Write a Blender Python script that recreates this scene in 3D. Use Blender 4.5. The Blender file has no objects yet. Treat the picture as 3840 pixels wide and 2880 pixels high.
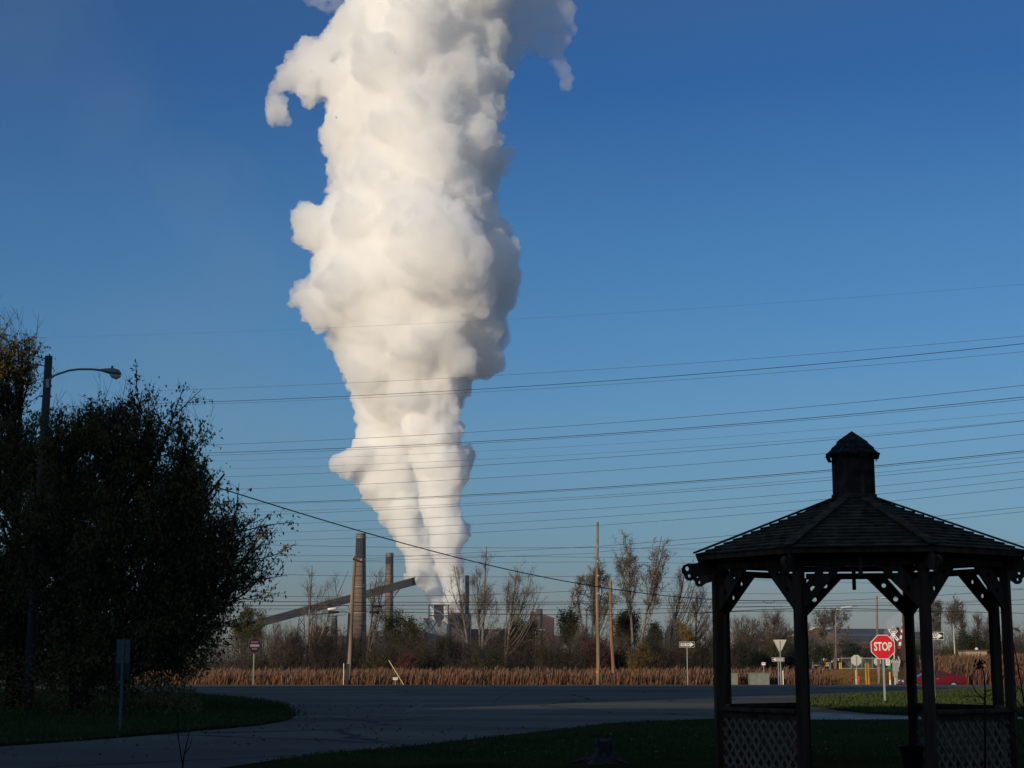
import bpy, bmesh, math, random, time
import numpy as np
from mathutils import Vector, Matrix
T0=time.time()
F=6000.0; CX=1920.0; CY=1440.0; PIT=math.atan(1037/F); EYE=1.6
D2=3840/2212
C=bpy.context.scene.collection
def P(px,py,Y):
    """point at distance Y ahead of the camera seen at photo pixel px,py"""
    u=(px-CX)/F; v=-(py-CY)/F
    f=math.cos(PIT)-v*math.sin(PIT); up=math.sin(PIT)+v*math.cos(PIT)
    return Vector((u*Y/f, Y, EYE+up*Y/f))
def G(px,py,z=0.0):
    u=(px-CX)/F; v=-(py-CY)/F
    f=math.cos(PIT)-v*math.sin(PIT); up=math.sin(PIT)+v*math.cos(PIT)
    t=(z-EYE)/up
    return Vector((u*t, f*t, z))
def X(px,Y,py=2480): return P(px,py,Y).x
def smooth(a,b,x):
    t=max(0,min(1,(x-a)/(b-a))); return t*t*(3-2*t)
def H(x,y):
    h=-0.5*smooth(109,115,y)
    h+=0.5*smooth(128,185,y)*(0.4 if x<0 else 1)+0.3*smooth(180,400,y)*(1 if x<0 else 0)
    # bank that carries the taller reeds on the right
    if x>18: h+=.85*smooth(20,40,x+ (y-140)*.05)*smooth(124,140,y)*(1-smooth(150,200,y))
    return h
# ------------------------------------------------------------------ materials
def mat(name,col,rough=.8,var=.0,scale=5.0,col2=None,metal=0,bump=0,spec=.12,detail=4,stretch=None,lo=.35,hi=.65):
    m=bpy.data.materials.new(name); m.use_nodes=True; nt=m.node_tree; b=nt.nodes['Principled BSDF']
    b.inputs['Base Color'].default_value=(*col,1); b.inputs['Roughness'].default_value=rough
    b.inputs['Metallic'].default_value=metal; b.inputs['Specular IOR Level'].default_value=spec
    if var or col2 or bump:
        tc=nt.nodes.new('ShaderNodeTexCoord'); n=nt.nodes.new('ShaderNodeTexNoise')
        n.inputs['Scale'].default_value=scale; n.inputs['Detail'].default_value=detail
        if stretch:
            mp=nt.nodes.new('ShaderNodeMapping'); mp.inputs['Scale'].default_value=stretch
            nt.links.new(tc.outputs['Object'],mp.inputs[0]); nt.links.new(mp.outputs[0],n.inputs['Vector'])
        else: nt.links.new(tc.outputs['Object'],n.inputs['Vector'])
        if var or col2:
            r=nt.nodes.new('ShaderNodeValToRGB')
            c2=col2 if col2 else tuple(min(1,c*(1+var)) for c in col)
            c1=col if col2 else tuple(c*(1-var) for c in col)
            r.color_ramp.elements[0].position=lo; r.color_ramp.elements[1].position=hi
            r.color_ramp.elements[0].color=(*c1,1); r.color_ramp.elements[1].color=(*c2,1)
            nt.links.new(n.outputs['Fac'],r.inputs[0]); nt.links.new(r.outputs[0],b.inputs['Base Color'])
        if bump:
            bp=nt.nodes.new('ShaderNodeBump'); bp.inputs['Strength'].default_value=bump; bp.inputs['Distance'].default_value=.02
            nt.links.new(n.outputs['Fac'],bp.inputs['Height']); nt.links.new(bp.outputs[0],b.inputs['Normal'])
    return m
def leaf_mat(name,cols,scale=1.2,rough=.7,trans=.25,stretch=None):
    m=bpy.data.materials.new(name); m.use_nodes=True; nt=m.node_tree; b=nt.nodes['Principled BSDF']
    tc=nt.nodes.new('ShaderNodeTexCoord'); n=nt.nodes.new('ShaderNodeTexNoise'); n.inputs['Scale'].default_value=scale; n.inputs['Detail'].default_value=6
    n.inputs['Roughness'].default_value=.8
    if stretch:
        mp=nt.nodes.new('ShaderNodeMapping'); mp.inputs['Scale'].default_value=stretch; nt.links.new(tc.outputs['Object'],mp.inputs[0]); nt.links.new(mp.outputs[0],n.inputs['Vector'])
    else: nt.links.new(tc.outputs['Object'],n.inputs['Vector'])
    r=nt.nodes.new('ShaderNodeValToRGB'); e=r.color_ramp.elements
    while len(e)<len(cols): e.new(.5)
    for i,c in enumerate(cols):
        e[i].position=.32+.36*i/(len(cols)-1); e[i].color=(*c,1)
    nt.links.new(n.outputs['Fac'],r.inputs[0]); nt.links.new(r.outputs[0],b.inputs['Base Color'])
    b.inputs['Roughness'].default_value=rough; b.inputs['Specular IOR Level'].default_value=.15
    t=nt.nodes.new('ShaderNodeBsdfTranslucent'); mx=nt.nodes.new('ShaderNodeMixShader'); mx.inputs[0].default_value=trans
    nt.links.new(r.outputs[0],t.inputs[0]); nt.links.new(b.outputs[0],mx.inputs[1]); nt.links.new(t.outputs[0],mx.inputs[2])
    nt.links.new(mx.outputs[0],nt.nodes['Material Output'].inputs['Surface'])
    return m
def vol_mat(name,dens,col,aniso=0.0):
    m=bpy.data.materials.new(name); m.use_nodes=True; nt=m.node_tree; nt.nodes.clear()
    out=nt.nodes.new('ShaderNodeOutputMaterial'); v=nt.nodes.new('ShaderNodeVolumePrincipled')
    v.inputs['Color'].default_value=(*col,1); v.inputs['Density'].default_value=dens; v.inputs['Anisotropy'].default_value=aniso
    nt.links.new(v.outputs[0],out.inputs['Volume']); return m
M={}
M['dark_wood']=mat('dark_stained_wood',(.085,.047,.029),.85,.35,8,bump=.3,spec=.04,stretch=(1,1,.15))
M['roof_wood']=mat('weathered_roof_boards',(.065,.047,.031),.9,.5,6,bump=.4,spec=.04)
M['shingle']=mat('lichen_shingles',(.022,.023,.020),.9,0,14,col2=(.075,.078,.062),lo=.52,hi=.72,spec=.04)
M['lattice']=mat('lattice_wood',(.20,.14,.09),.85,.25,10,spec=.04)
M['pot']=mat('dark_plastic_pot',(.012,.011,.010),.6)
M['asphalt']=None
M['concrete']=mat('concrete_slab',(.22,.20,.18),.9,.2,1.5)
M['galv']=mat('galvanised_steel',(.30,.31,.31),.5,.15,20,metal=.3)
M['galv_lit']=mat('sunlit_aluminium',(.46,.44,.36),.45,.06,12,metal=.1)  # paler, warmer copy of galv with sunlight put into the colour
M['white']=mat('white_sheeting',(.68,.67,.62),.5,.08,8)
M['red']=mat('red_sheeting',(.52,.018,.03),.45,.06,8)
M['dred']=mat('shaded_red_sheeting',(.16,.03,.04),.5,.1,8)  # darker copy of red, the sign's shade put into the colour
M['black']=mat('black_sheeting',(.015,.016,.016),.5)
M['pole_wood']=mat('weathered_pole_wood',(.20,.145,.10),.9,.35,6,bump=.3,stretch=(1,1,.06))
M['pole_brown']=mat('brown_pole_wood',(.22,.12,.065),.9,.35,6,bump=.3,stretch=(1,1,.06))
M['creosote']=mat('creosote_wood',(.035,.027,.022),.9,.3,6)
M['pole_dark']=mat('dark_pole_wood',(.045,.035,.028),.9,.3,6,stretch=(1,1,.08))
M['cable']=mat('black_cable',(.012,.012,.013),.6)
M['conductor']=mat('weathered_conductor',(.05,.055,.06),.6)
M['yellow']=mat('yellow_paint',(.36,.19,.02),.5,.12,8)
M['orange']=mat('orange_paint',(.60,.12,.03),.5)
M['orange_box']=mat('orange_panel',(.55,.22,.03),.6)
M['gray_lamp']=mat('lamp_head_grey',(.19,.19,.18),.4,metal=.2)
M['glass_lamp']=mat('lamp_glass',(.35,.36,.36),.2)
M['insul']=mat('insulator',(.35,.36,.36),.3)
M['bark_pale']=mat('pale_bark',(.15,.125,.098),.9,.3,4)
M['bark_dark']=mat('dark_bark',(.022,.017,.013),.95,.3,4,spec=.02)
M['bark_brown']=mat('brown_bark',(.095,.074,.058),.95,.3,4)
M['twig_pink']=mat('pinkish_twigs',(.115,.082,.066),.95,.2,2)
M['green_box']=mat('pale_green_cabinet',(.15,.165,.135),.7,.12,3)
# ------------------------------------------------------------------ object helpers
def link(o,parent=None):
    C.objects.link(o)
    if parent is not None: o.parent=parent
    return o
def tag(o,label=None,cat=None,group=None,kind=None):
    if label: o['label']=label
    if cat: o['category']=cat
    if group: o['group']=group
    if kind: o['kind']=kind
    return o
def thing(name,loc,label,cat,group=None,rz=0):
    o=bpy.data.objects.new(name,None); C.objects.link(o); o.location=loc; o.rotation_euler=(0,0,rz); o.empty_display_size=.3
    return tag(o,label,cat,group)
class MB:
    def __init__(s): s.v=[]; s.f=[]; s.m=[]; s.mi=0
    def add(s,vs,fs):
        n=len(s.v); s.v+= [tuple(v) for v in vs]; s.f+=[tuple(i+n for i in f) for f in fs]; s.m+=[s.mi]*len(fs)
    def box(s,c,size,mtx=None):
        x,y,z=(d/2 for d in size); c=Vector(c)
        vs=[Vector((a*x,b*y,d*z)) for a in(-1,1) for b in(-1,1) for d in(-1,1)]
        vs=[(mtx@v if mtx else v)+c for v in vs]
        s.add(vs,[(0,1,3,2),(4,6,7,5),(0,4,5,1),(2,3,7,6),(0,2,6,4),(1,5,7,3)])
    def bar(s,a,b,w,h,up=Vector((0,0,1))):
        a=Vector(a); b=Vector(b); d=b-a; L=d.length; d=d/L
        if abs(d.dot(up))>.99: up=Vector((0,1,0))
        x=d.cross(up).normalized(); u=x.cross(d)
        m=Matrix((x,d,u)).transposed()
        s.box((a+b)/2,(w,L,h),m)
    def tube(s,pts,radii,n=6,cap=True):
        pts=[Vector(p) for p in pts]; k=len(pts); base=len(s.v); prev=None
        for i,p in enumerate(pts):
            d=(pts[min(i+1,k-1)]-pts[max(i-1,0)])
            d=d.normalized() if d.length>1e-9 else Vector((0,0,1))
            if prev is None:
                a=Vector((1,0,0)) if abs(d.x)<.8 else Vector((0,1,0))
            else: a=prev
            a=(a-d*a.dot(d)).normalized(); prev=a; b=d.cross(a)
            r=radii[i] if hasattr(radii,'__len__') else radii
            for j in range(n):
                t=2*math.pi*j/n; s.v.append(tuple(p+a*(r*math.cos(t))+b*(r*math.sin(t))))
        for i in range(k-1):
            for j in range(n):
                s.f.append((base+i*n+j,base+i*n+(j+1)%n,base+(i+1)*n+(j+1)%n,base+(i+1)*n+j)); s.m.append(s.mi)
        if cap and n>2:
            s.f.append(tuple(base+j for j in range(n-1,-1,-1))); s.m.append(s.mi)
            s.f.append(tuple(base+(k-1)*n+j for j in range(n))); s.m.append(s.mi)
    def cyl(s,a,b,r,r2=None,n=12): s.tube([a,b],[r,r if r2 is None else r2],n)
    def lathe(s,prof,c=(0,0,0),n=20,rot=0):
        base=len(s.v); c=Vector(c)
        for r,z in prof:
            for j in range(n):
                t=2*math.pi*j/n+rot; s.v.append((c.x+r*math.cos(t),c.y+r*math.sin(t),c.z+z))
        for i in range(len(prof)-1):
            for j in range(n):
                s.f.append((base+i*n+j,base+i*n+(j+1)%n,base+(i+1)*n+(j+1)%n,base+(i+1)*n+j)); s.m.append(s.mi)
        s.f.append(tuple(base+j for j in range(n-1,-1,-1))); s.m.append(s.mi)
        s.f.append(tuple(base+(len(prof)-1)*n+j for j in range(n))); s.m.append(s.mi)
    def prism(s,poly,o,ex,ey,th):
        """polygon in the plane ex,ey at o, thickness th along the normal (centred)"""
        o=Vector(o); ex=Vector(ex); ey=Vector(ey); nn=ex.cross(ey).normalized()
        n=len(poly); vs=[o+ex*a+ey*b-nn*th/2 for a,b in poly]+[o+ex*a+ey*b+nn*th/2 for a,b in poly]
        fs=[tuple(range(n-1,-1,-1)),tuple(range(n,2*n))]+[(i,(i+1)%n,n+(i+1)%n,n+i) for i in range(n)]
        s.add(vs,fs)
    def build(s,name,mats,parent=None,shade=False,loc=None):
        me=bpy.data.meshes.new(name); me.from_pydata(s.v,[],s.f)
        if not isinstance(mats,(list,tuple)): mats=[mats]
        for m in mats: me.materials.append(m)
        if len(mats)>1: me.polygons.foreach_set('material_index',s.m)
        if shade: me.polygons.foreach_set('use_smooth',[True]*len(s.f))
        me.update()
        o=bpy.data.objects.new(name,me)
        if loc is not None: o.location=loc
        return link(o,parent)
def curve_plate(splines,th):
    """flat plate with holes: list of closed 2D outlines -> mesh data in local XY, thickness th on Z"""
    cu=bpy.data.curves.new('tmp','CURVE'); cu.dimensions='2D'; cu.fill_mode='BOTH'; cu.extrude=th/2
    for pts in splines:
        sp=cu.splines.new('POLY'); sp.points.add(len(pts)-1); sp.use_cyclic_u=True
        for i,(a,b) in enumerate(pts): sp.points[i].co=(a,b,0,1)
    o=bpy.data.objects.new('tmp',cu); C.objects.link(o)
    me=bpy.data.meshes.new_from_object(o.evaluated_get(bpy.context.evaluated_depsgraph_get()))
    bpy.data.objects.remove(o); bpy.data.curves.remove(cu); return me
def text_mesh(txt,size,th=.004,offset=0.0,sx=1.0):
    cu=bpy.data.curves.new('tmp','FONT'); cu.body=txt; cu.size=size; cu.extrude=th/2; cu.offset=offset; cu.align_x='CENTER'; cu.align_y='CENTER'; cu.resolution_u=3
    o=bpy.data.objects.new('tmp',cu); C.objects.link(o)
    me=bpy.data.meshes.new_from_object(o.evaluated_get(bpy.context.evaluated_depsgraph_get()))
    bpy.data.objects.remove(o); bpy.data.curves.remove(cu)
    me.transform(Matrix.Diagonal((sx,1,1,1))); return me
def circ(cx,cy,r,n=16): return [(cx+r*math.cos(2*math.pi*i/n),cy+r*math.sin(2*math.pi*i/n)) for i in range(n)]
def append_mesh(mb,me,mtx):
    mb.add([mtx@v.co for v in me.vertices],[tuple(p.vertices) for p in me.polygons])
FACE=Matrix.Rotation(math.pi/2,4,'X')   # local XY plate -> upright, facing -Y (the camera)
# ------------------------------------------------------------------ noise for steam
def _hash(ix,iy,iz,k):
    h=(ix*73856093)^(iy*19349663)^(iz*83492791)^(k*2654435)
    h=(h^(h>>13))*1274126177; h=h^(h>>16)
    return (h&0xffff).astype(np.float32)/65535.0
def worley(p):
    i=np.floor(p-.5).astype(np.int64); f=p-i; best=np.full(len(p),9.0,np.float32)
    for a in(0,1):
        for b in(0,1):
            for c in(0,1):
                x,y,z=i[:,0]+a,i[:,1]+b,i[:,2]+c; h=_hash(x,y,z,1); h2=_hash(x,y,z,2); h3=(h*7.31+h2*3.77)%1.0
                d=(a+.15+.7*h-f[:,0])**2+(b+.15+.7*h2-f[:,1])**2+(c+.15+.7*h3-f[:,2])**2
                best=np.minimum(best,d)
    return np.sqrt(best)
def vnoise(p,k=7):
    i=np.floor(p).astype(np.int64); f=p-i; f=f*f*(3-2*f); r=0
    for a in(0,1):
        for b in(0,1):
            for c in(0,1):
                w=(f[:,0] if a else 1-f[:,0])*(f[:,1] if b else 1-f[:,1])*(f[:,2] if c else 1-f[:,2])
                r=r+w*_hash(i[:,0]+a,i[:,1]+b,i[:,2]+c,k)
    return r
def steam_mesh(name,balls,voxel,disp,seed=0,smooth_it=6,again=(2,4)):
    bm=bmesh.new()
    for c,r in balls:
        bmesh.ops.create_icosphere(bm,subdivisions=3 if r>16 else 2,radius=1,matrix=Matrix.Translation(c)@Matrix.Scale(r,4))
    me=bpy.data.meshes.new(name+'_src'); bm.to_mesh(me); bm.free()
    o=bpy.data.objects.new(name+'_src',me); C.objects.link(o)
    md=o.modifiers.new('r','REMESH'); md.mode='VOXEL'; md.voxel_size=voxel
    sm=o.modifiers.new('s','SMOOTH'); sm.iterations=smooth_it; sm.factor=.6
    dg=bpy.context.evaluated_depsgraph_get()
    me2=bpy.data.meshes.new_from_object(o.evaluated_get(dg))
    bpy.data.objects.remove(o); bpy.data.meshes.remove(me)
    for k,(scale,amp,kind) in enumerate(disp):
        if k in again:   # clean self-intersections before the fine relief
            o=bpy.data.objects.new(name+'_src',me2); C.objects.link(o); md=o.modifiers.new('r','REMESH'); md.mode='VOXEL'; md.voxel_size=voxel
            me3=bpy.data.meshes.new_from_object(o.evaluated_get(bpy.context.evaluated_depsgraph_get())); bpy.data.objects.remove(o); bpy.data.meshes.remove(me2); me2=me3
        n=len(me2.vertices)
        co=np.empty(n*3,np.float32); me2.vertices.foreach_get('co',co); co=co.reshape(-1,3)
        no=np.empty(n*3,np.float32); me2.vertex_normals.foreach_get('vector',no); no=no.reshape(-1,3)
        p=(co/scale+seed*7.3+k*3.1).astype(np.float32)
        w=np.stack([vnoise(p*1.6,11),vnoise(p*1.6,12),vnoise(p*1.6,13)],1)-.5
        d=(.55-worley(p+w*.7)) if kind=='b' else (vnoise(p,5)+.5*vnoise(p*2.1,6)-.75)*2
        mod=.35+1.3*vnoise(co/ (scale*3.0)+seed,9)
        co+=no*(d*amp*mod)[:,None]
        me2.vertices.foreach_set('co',co.ravel()); me2.update()
    me2.name=name; me2.polygons.foreach_set('use_smooth',[True]*len(me2.polygons))
    print('steam',name,len(me2.vertices),round(time.time()-T0,1))
    return me2
def main_balls():
    rng=random.Random(3); B=[]; Y0=1200; mpp=D2*Y0/F
    def ball(dx,dy,rd,dd=0): B.append((P(dx*D2,dy*D2,Y0+dd*mpp),rd*mpp))
    SPLIT={}
    def column(rows,yc,fat=.85,puffs=7):
        ys=[r[0] for r in rows]; y=ys[0]
        while y<=ys[-1]:
            L=np.interp(y,ys,[r[1] for r in rows]); R=np.interp(y,ys,[r[2] for r in rows])
            w=(R-L)/2; c=(L+R)/2
            ball(c,y,w*.84,yc)
            for k in range(puffs):
                a=rng.uniform(0,2*math.pi); r=w*rng.uniform(.16,.46); rr=w*rng.uniform(.88,1.04)-r
                ball(c+rr*math.cos(a),y+rng.uniform(-.3,.3)*w,r,yc+rr*math.sin(a)*fat)
            for s in(-1,1):
                r=w*rng.uniform(.18,.36); ball(c+s*(w-r*rng.uniform(.85,1.05)),y+rng.uniform(-8,8),r,yc+rng.uniform(-.3,.3)*w)
            y+=max(8,w*.30)
    main=[(-90,735,1120),(0,765,1105),(60,745,1100),(100,718,1095),(150,700,1085),(200,694,1080),(250,692,1078),(300,697,1082),(350,707,1085),(400,718,1072),(440,715,1062),(480,690,1080),(520,672,1105),(570,670,1120),(620,660,1115),(660,668,1112),(700,708,1108),(760,730,1085),(800,742,1030),(840,754,990)]
    column(main,0,puffs=9)
    main_n=len(B)
    left=[(840,754,930),(860,759,920),(900,766,915),(950,772,915),(990,752,920),(1030,766,925),(1080,796,930),(1110,815,935),(1150,838,940),(1180,858,945),(1210,881,950),(1240,892,955),(1270,919,965),(1300,929,975),(1330,938,985)]
    right=[(820,860,1010),(860,865,992),(900,872,996),(950,878,1004),(1000,888,1020),(1030,892,1008),(1080,902,992),(1110,905,1001),(1150,915,1014),(1180,925,1003),(1210,935,998),(1240,945,1000),(1270,952,1003),(1300,955,1008),(1330,950,1010)]
    column([(y,L_,min(R_,L_+(R_-L_)*.93)) for y,L_,R_ in left],50,puffs=9); left_n=len(B); column([(y,L_+3,R_) for y,L_,R_ in right],-60,puffs=10); right_n=len(B)
    for dx,dy,r,z in [(652,487,30,-10),(690,500,45,-10),(645,640,17,0),(660,640,26,0),(690,655,40,-20),(1095,332,18,0),(1070,350,38,0),(1088,365,18,5),
        (680,128,42,0),(645,146,38,0),(618,158,33,0),(604,176,27,0),(596,200,22,0),(596,222,21,0),(603,242,20,0),(640,175,30,5),(668,190,36,8),(655,150,42,0),(700,150,48,5),(625,165,32,0),(690,110,35,0),(720,95,35,0),(606,160,15,0),
        (756,996,22,0),(748,1012,15,6),(762,975,14,-8),(775,985,35,0),(735,1002,13,0),(1005,980,26,-10),(1000,1010,22,-10),(1038,812,20,0),(1015,798,26,0),(1003,1145,17,-15),(985,1135,24,-20),
        (885,1245,12,10),(895,1238,16,5),
        (900,250,95,-130),(945,545,112,-185),(900,480,95,-150),(1010,640,64,-140),(1060,560,60,-70),(850,150,85,-120),(985,768,52,-120),(880,775,48,-140),(905,735,42,-160),(930,330,75,-150),(760,620,66,-110),(900,60,80,-130),(1040,700,50,-80),(780,480,62,-110),(820,380,60,-130),(1000,420,55,-120),(880,840,40,-110),(800,800,50,-70),(960,700,40,-150),(1020,300,50,-90),(1000,150,60,-90)]:
        ball(dx,dy,r,z)
    ext=B[right_n:]; up_=B[:main_n]+[b for b in ext if b[0].z>175]; lowx=[b for b in ext if b[0].z<=175]
    L_=B[main_n:left_n]+[b for b in lowx if b[0].x<P(880*D2,1000*D2,1200).x]; R_=B[left_n:right_n]+[b for b in lowx if b[0].x>=P(880*D2,1000*D2,1200).x]
    return up_,L_,R_
def wisp_balls():
    rng=random.Random(5); B=[]; mpp=D2*1240/F
    for dx,dy,r in [(1130,-20,60),(1090,60,50),(1170,60,34),(1210,20,38),(1228,60,20),(1230,170,16),(1105,0,55),(1150,20,48),(1195,0,42),(1206,50,34),(1212,90,28),(1206,125,22),(1214,155,20),(1222,182,19),(1185,95,26),(1150,60,42),(1128,100,34),(1110,50,50),(1170,-50,70),(1100,130,26)]:
        B.append((P(dx*D2,dy*D2,1240),r*mpp))
        for k in range(4):
            a=rng.uniform(0,6.28); B.append((P((dx+r*.8*math.cos(a))*D2,(dy+r*.8*math.sin(a))*D2,1240+rng.uniform(-.5,.5)*r*mpp),r*mpp*rng.uniform(.2,.4)))
    return B
CHECK='steam'
# ------------------------------------------------------------------ THE SETTING
def grid_sheet(name,x0,x1,nx,y0,y1,ny,dz,mt,kind='structure',hfun=H):
    mb=MB(); xs=np.linspace(x0,x1,nx+1); ys=np.linspace(y0,y1,ny+1)
    vs=[(x,y,hfun(x,y)+dz) for y in ys for x in xs]
    fs=[(j*(nx+1)+i,j*(nx+1)+i+1,(j+1)*(nx+1)+i+1,(j+1)*(nx+1)+i) for j in range(ny) for i in range(nx)]
    mb.add(vs,fs); o=mb.build(name,mt,None,True); tag(o,kind=kind); return o
def ground_mat():
    m=bpy.data.materials.new('grass_ground'); m.use_nodes=True; nt=m.node_tree; b=nt.nodes['Principled BSDF']
    tc=nt.nodes.new('ShaderNodeTexCoord')
    n=nt.nodes.new('ShaderNodeTexNoise'); n.inputs['Scale'].default_value=.35; n.inputs['Detail'].default_value=3
    n2=nt.nodes.new('ShaderNodeTexNoise'); n2.inputs['Scale'].default_value=14; n2.inputs['Detail'].default_value=6; n2.inputs['Roughness'].default_value=.8
    for q in(n,n2): nt.links.new(tc.outputs['Object'],q.inputs['Vector'])
    r=nt.nodes.new('ShaderNodeValToRGB'); r.color_ramp.elements[0].color=(.022,.027,.011,1); r.color_ramp.elements[1].color=(.060,.057,.024,1)
    r.color_ramp.elements[0].position=.35; r.color_ramp.elements[1].position=.7
    nt.links.new(n.outputs['Fac'],r.inputs[0])
    r2=nt.nodes.new('ShaderNodeValToRGB'); r2.color_ramp.elements[0].color=(.45,.45,.4,1); r2.color_ramp.elements[1].color=(1.25,1.25,1.1,1)
    r2.color_ramp.elements[0].position=.3; r2.color_ramp.elements[1].position=.7
    nt.links.new(n2.outputs['Fac'],r2.inputs[0])
    mx=nt.nodes.new('ShaderNodeMixRGB'); mx.blend_type='MULTIPLY'; mx.inputs[0].default_value=1
    nt.links.new(r.outputs[0],mx.inputs[1]); nt.links.new(r2.outputs[0],mx.inputs[2]); nt.links.new(mx.outputs[0],b.inputs['Base Color'])
    b.inputs['Roughness'].default_value=1; b.inputs['Specular IOR Level'].default_value=.0
    bp=nt.nodes.new('ShaderNodeBump'); bp.inputs['Strength'].default_value=.8; bp.inputs['Distance'].default_value=.05
    nt.links.new(n2.outputs['Fac'],bp.inputs['Height']); nt.links.new(bp.outputs[0],b.inputs['Normal'])
    return m
def asphalt_mat():
    m=bpy.data.materials.new('worn_asphalt'); m.use_nodes=True; nt=m.node_tree; b=nt.nodes['Principled BSDF']
    tc=nt.nodes.new('ShaderNodeTexCoord')
    n=nt.nodes.new('ShaderNodeTexNoise'); n.inputs['Scale'].default_value=.12; n.inputs['Detail'].default_value=5
    mp=nt.nodes.new('ShaderNodeMapping'); mp.inputs['Scale'].default_value=(.5,1.6,1); mp.inputs['Rotation'].default_value=(0,0,.25)
    nt.links.new(tc.outputs['Object'],mp.inputs[0]); nt.links.new(mp.outputs[0],n.inputs['Vector'])
    n2=nt.nodes.new('ShaderNodeTexNoise'); n2.inputs['Scale'].default_value=25; n2.inputs['Detail'].default_value=5
    nt.links.new(tc.outputs['Object'],n2.inputs['Vector'])
    r=nt.nodes.new('ShaderNodeValToRGB'); r.color_ramp.elements[0].color=(.078,.070,.061,1); r.color_ramp.elements[1].color=(.14,.125,.108,1)
    r.color_ramp.elements[0].position=.35; r.color_ramp.elements[1].position=.68
    nt.links.new(n.outputs['Fac'],r.inputs[0])
    # cracks
    vo=nt.nodes.new('ShaderNodeTexVoronoi'); vo.feature='DISTANCE_TO_EDGE'; vo.inputs['Scale'].default_value=.10
    wn=nt.nodes.new('ShaderNodeTexNoise'); wn.inputs['Scale'].default_value=.5; wn.inputs['Detail'].default_value=5
    nt.links.new(tc.outputs['Object'],wn.inputs['Vector'])
    ad=nt.nodes.new('ShaderNodeMixRGB'); ad.blend_type='ADD'; ad.inputs[0].default_value=2.5
    nt.links.new(tc.outputs['Object'],ad.inputs[1]); nt.links.new(wn.outputs['Color'],ad.inputs[2]); nt.links.new(ad.outputs[0],vo.inputs['Vector'])
    r3=nt.nodes.new('ShaderNodeValToRGB'); r3.color_ramp.elements[0].color=(.45,.45,.45,1); r3.color_ramp.elements[0].position=.004
    r3.color_ramp.elements[1].color=(1,1,1,1); r3.color_ramp.elements[1].position=.012
    nt.links.new(vo.outputs['Distance'],r3.inputs[0])
    r2=nt.nodes.new('ShaderNodeValToRGB'); r2.color_ramp.elements[0].color=(.75,.75,.75,1); r2.color_ramp.elements[1].color=(1.2,1.2,1.2,1)
    nt.links.new(n2.outputs['Fac'],r2.inputs[0])
    a=nt.nodes.new('ShaderNodeMixRGB'); a.blend_type='MULTIPLY'; a.inputs[0].default_value=1
    c=nt.nodes.new('ShaderNodeMixRGB'); c.blend_type='MULTIPLY'; c.inputs[0].default_value=1
    nt.links.new(r.outputs[0],a.inputs[1]); nt.links.new(r2.outputs[0],a.inputs[2]); nt.links.new(a.outputs[0],c.inputs[1]); nt.links.new(r3.outputs[0],c.inputs[2])
    nt.links.new(c.outputs[0],b.inputs['Base Color']); b.inputs['Roughness'].default_value=.95; b.inputs['Specular IOR Level'].default_value=.03
    return m
M['ground']=ground_mat(); M['asphalt']=asphalt_mat()
M['verge']=mat('dry_verge_soil',(.12,.075,.04),.95,.35,.6)
M['track']=mat('gravel_track',(.20,.17,.14),.95,.2,.5)
# ground: one sheet, finer near the crest
def ground():
    mb=MB()
    xs=list(np.linspace(-1900,-90,12))+list(np.linspace(-80,80,65))+list(np.linspace(90,1900,12))
    ys=list(np.linspace(-140,90,24))+list(np.linspace(92,210,119))+list(np.linspace(220,400,10))+list(np.linspace(500,2600,15))
    n=len(xs); vs=[(x,y,H(x,y)-.001) for y in ys for x in xs]
    fs=[(j*n+i,j*n+i+1,(j+1)*n+i+1,(j+1)*n+i) for j in range(len(ys)-1) for i in range(n-1)]
    mb.add(vs,fs); mi=[]
    for j in range(len(ys)-1):
        for i in range(n-1): mi.append(1 if ys[j]>=121 else 0)
    mb.m=mi
    o=mb.build('ground',[M['ground'],M['verge']],None,True); tag(o,kind='structure')
ground()
# the asphalt: flat intersection + the strip that rolls over the crest
def flat_poly(name,pts,z,mt,kind='structure'):
    mb=MB(); mb.add([(p[0],p[1],z) for p in pts],[tuple(range(len(pts)))])
    o=mb.build(name,mt); tag(o,kind=kind); return o
near_edge=[G(x,y) for x,y in [(500,2935),(830,2880),(1200,2827),(1583,2794),(2046,2742),(2285,2713),(2676,2695),(3040,2700),(3400,2699),(3840,2697),(4600,2692)]]
road_pts=[(-55,25),(-20,20)]+[(p.x,p.y) for p in near_edge]+[(75,104),(-75,104)]
flat_poly('road',road_pts,.004,M['asphalt'])
grid_sheet('road_crest',-75,75,50,104,122,36,.004,M['asphalt'])
isl=[G(x,y) for x,y in [(-900,2905),(0,2800),(300,2780),(608,2754),(972,2722),(1075,2703),(1111,2683),(1090,2660),(1041,2641),(903,2621),(746,2607),(500,2600),(0,2592),(-900,2580)]]
law=[G(x,y) for x,y in [(2985,2640),(3010,2624),(3080,2615),(3300,2604),(3600,2591),(3840,2584),(4500,2572),(4600,2668),(4000,2686),(3700,2688),(3430,2684),(3250,2676),(3120,2662),(3040,2652)]]
def kerb_island(name,pts,h=.10):
    mb=MB(); n=len(pts); cx=sum(p.x for p in pts)/n; cy=sum(p.y for p in pts)/n
    inner=[Vector((cx+(p.x-cx)*.985,cy+(p.y-cy)*.985,0)) for p in pts]
    vs=[(p.x,p.y,.0) for p in pts]+[(p.x,p.y,h) for p in pts]+[(p.x,p.y,h+.002) for p in inner]
    fs=[(i,(i+1)%n,n+(i+1)%n,n+i) for i in range(n)]+[(n+i,n+(i+1)%n,2*n+(i+1)%n,2*n+i) for i in range(n)]
    mb.add(vs,fs); mb.mi=1; mb.add([(p.x,p.y,h+.003) for p in inner],[tuple(range(n))])
    return mb
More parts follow.
